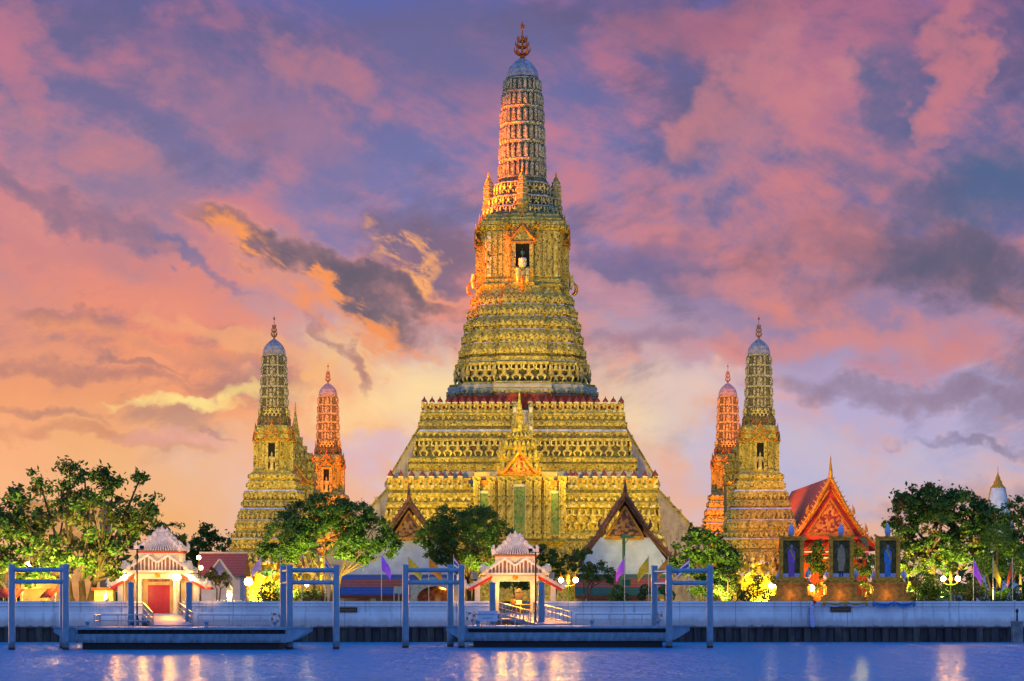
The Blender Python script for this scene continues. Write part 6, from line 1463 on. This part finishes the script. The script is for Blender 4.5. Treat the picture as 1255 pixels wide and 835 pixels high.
r = thing('folded_parasol', 'folded blue grey parasol left of the red door pavilion', 'parasol', (X(130, 241), 241, GZ)); MB().use(MT['bluetile']).lathe([(.62, .2), (.55, .7), (.3, 1.6), (.1, 2.1), (.03, 2.3)], n=9).build('canopy', parent=r); MB().use(MT['chrome']).tube((0, 0, 0), (0, 0, 2.4), .04, .04, 6).build('pole', parent=r)
r = thing('kiosk', 'small red fronted kiosk left of the red door pavilion', 'kiosk', (X(127, 245), 245, GZ)); MB().use(MT['ochre_wall']).box(-1.0, 1.0, 0, 1.5, 0, 2.5).build('body', parent=r); MB().use(MT['redtrim']).box(-1.2, 1.2, -.4, 1.7, 2.5, 2.75).build('roof', parent=r); MB().use(MT['white']).box(-.9, .9, -.03, -.002, 1.9, 2.3).build('sign_panel', parent=r)
r = thing('tent', 'cream arched marquee behind the third mooring frame', 'tent', (X(533, 244), 244, GZ)); u = 244 / F; H = lambda py: 5 + (727 - py) * u - GZ
m = MB().use(MT['canopy']); m.loft([[(sx * a * u, sy * b + 2, H(p)) for sx, sy in ((-1, -1), (1, -1), (1, 1), (-1, 1))] for a, b, p in ((30, 2.2, 717), (28, 2.2, 714), (18, 1.2, 710), (6, .3, 707))]); m.build('canopy', parent=r)
m = MB().use(MT['cream_post']); n = 12
for k in range(n):
    a0, a1 = math.pi * k / n, math.pi * (k + 1) / n; f = lambda a: (math.cos(a) * 22 * u, H(735) + math.sin(a) * (H(718.5) - H(735)))
    p0, p1 = f(a0), f(a1); m.hexa([(p1[0], -.2, p1[1]), (p0[0], -.2, p0[1]), (p0[0], -.1, p0[1]), (p1[0], -.1, p1[1]), (p1[0], -.2, H(717)), (p0[0], -.2, H(717)), (p0[0], -.1, H(717)), (p1[0], -.1, H(717))])
m.box(-30 * u, -22 * u, -.2, -.1, 0, H(717)); m.box(22 * u, 30 * u, -.2, -.1, 0, H(717)); m.build('front_arch', parent=r); MB().use(MT['brownroof']).box(-22 * u, 22 * u, 3.2, 3.3, 0, H(717)).build('back_curtain', parent=r)
r = thing('orange_cabinet', 'bright orange cabinet inside the cream marquee', 'cabinet', (X(537, 244.5), 244.5, GZ)); MB().use(MT['orange']).box(-.36, .36, 0, .5, 0, 2.1).build('body', parent=r); MB().use(MT['goldcloth']).box(-.26, .26, -.03, -.002, 1.2, 1.9).build('panel', parent=r)
awning('small slanted cream awning at the left of the marquee', 483, 497, 243.5, 719, 727, 'canopy', d=2.2)
r = thing('display_cabinet', 'dark brown cabinet with a white notice, inside the open pavilion', 'cabinet', (X(636, 242), 242, GZ)); MB().use(MT['brownboard']).box(-.42, .42, 0, .5, .06, 2.3).build('body', parent=r); MB().use(MT['board']).box(-.3, .3, -.04, -.002, 1.0, 1.45).build('notice', parent=r); MB().use(MT['brownboard']).prismy([(-.55, 2.3), (.55, 2.3), (0, 2.75)], -.1, .6).build('roof', parent=r)
r = thing('hand_cart', 'yellow painted barrier rack on the floor of the open pavilion', 'barrier', (X(645, 241), 241, GZ)); m = MB().use(MT['yellow']); m.tube((-.6, 0, 1.0), (.6, 0, 1.0), .05); m.tube((-.6, 0, .5), (.6, 0, .5), .05); m.build('rail', parent=r)
for x in (-.6, .6): MB().use(MT['yellow']).tube((x, 0, .06), (x, 0, 1.05), .05).build('leg', parent=r)

# ---------------------------------------------------------------- far low wood closing the horizon behind the temple
rn = random.Random(77); pos = []
for i in range(420):
    x = rn.uniform(-330, 330); y = 500 + rn.uniform(-14, 14); h_ = rn.uniform(3.0, 9.5)
    for j in range(26): pos.append((Vector((x + rn.gauss(0, 2.2), y + rn.gauss(0, 1.5), GZ + abs(rn.gauss(0, .5)) * h_ + rn.uniform(0, .5) * h_)), 0 if rn.random() < .7 else 1))
tag(leaf_mesh('distant_wood', [LM['dark'], LM['mid']], None, pos, 1.1, rn), kind='stuff')

# ---------------------------------------------------------------- one person standing in the open pavilion
def person(label, x, y, z, shirt, trousers):
    root = thing('person', label, 'person', (x, y, z))
    J = [(0, 0, .95, .15), (0, 0, 1.15, .135), (0, .0, 1.36, .15), (0, -.01, 1.50, .06), (0, -.02, 1.58, .085), (0, -.02, 1.70, .085),
         (.19, 0, 1.40, .06), (.24, -.02, 1.14, .045), (.22, -.14, .92, .035), (.21, -.20, .86, .03), (-.19, 0, 1.40, .06), (-.25, 0, 1.14, .045), (-.24, -.08, .90, .035), (-.24, -.10, .82, .03),
         (.10, 0, .86, .10), (.11, -.01, .48, .065), (.11, .02, .08, .045), (.12, -.14, .04, .04), (-.10, 0, .86, .10), (-.12, -.01, .48, .065), (-.12, .03, .08, .045), (-.13, -.13, .04, .04)]
    Ed = [(0, 1), (1, 2), (2, 3), (3, 4), (4, 5), (2, 6), (6, 7), (7, 8), (8, 9), (2, 10), (10, 11), (11, 12), (12, 13), (0, 14), (14, 15), (15, 16), (16, 17), (0, 18), (18, 19), (19, 20), (20, 21)]
    def grow(name, idx, mt, extra, root_i):
        mp_i = {k: i for i, k in enumerate(idx)}; me = bpy.data.meshes.new(name); me.from_pydata([J[k][:3] for k in idx], [(mp_i[a], mp_i[b]) for a, b in Ed if a in mp_i and b in mp_i], [])
        o = bpy.data.objects.new(name, me); sc.collection.objects.link(o); o.parent = root; o.modifiers.new('skin', 'SKIN'); ss_ = o.modifiers.new('smooth', 'SUBSURF'); ss_.levels = ss_.render_levels = 1
        lay = me.skin_vertices[0] if me.skin_vertices else None
        if lay:
            for i, k in enumerate(idx): lay.data[i].radius = (J[k][3] + extra,) * 2; lay.data[i].use_root = (k == root_i)
        me.materials.append(mt); return o
    grow('body', list(range(22)), MT['skin'], 0, 0); grow('shirt', [0, 1, 2, 6, 7, 10, 11], shirt, .016, 0); grow('trousers', [0, 14, 15, 16, 18, 19, 20], trousers, .014, 0)
    h_ = MB().use(MT['black']); h_.ball((0, .005, 1.71), .115, 10, 7); h_.build('hair', parent=root)
person('person in an orange shirt and dark trousers standing in the open pavilion', X(629, 240.5), 240.5, GZ + .06, MT['orangecloth'], MT['navy'])
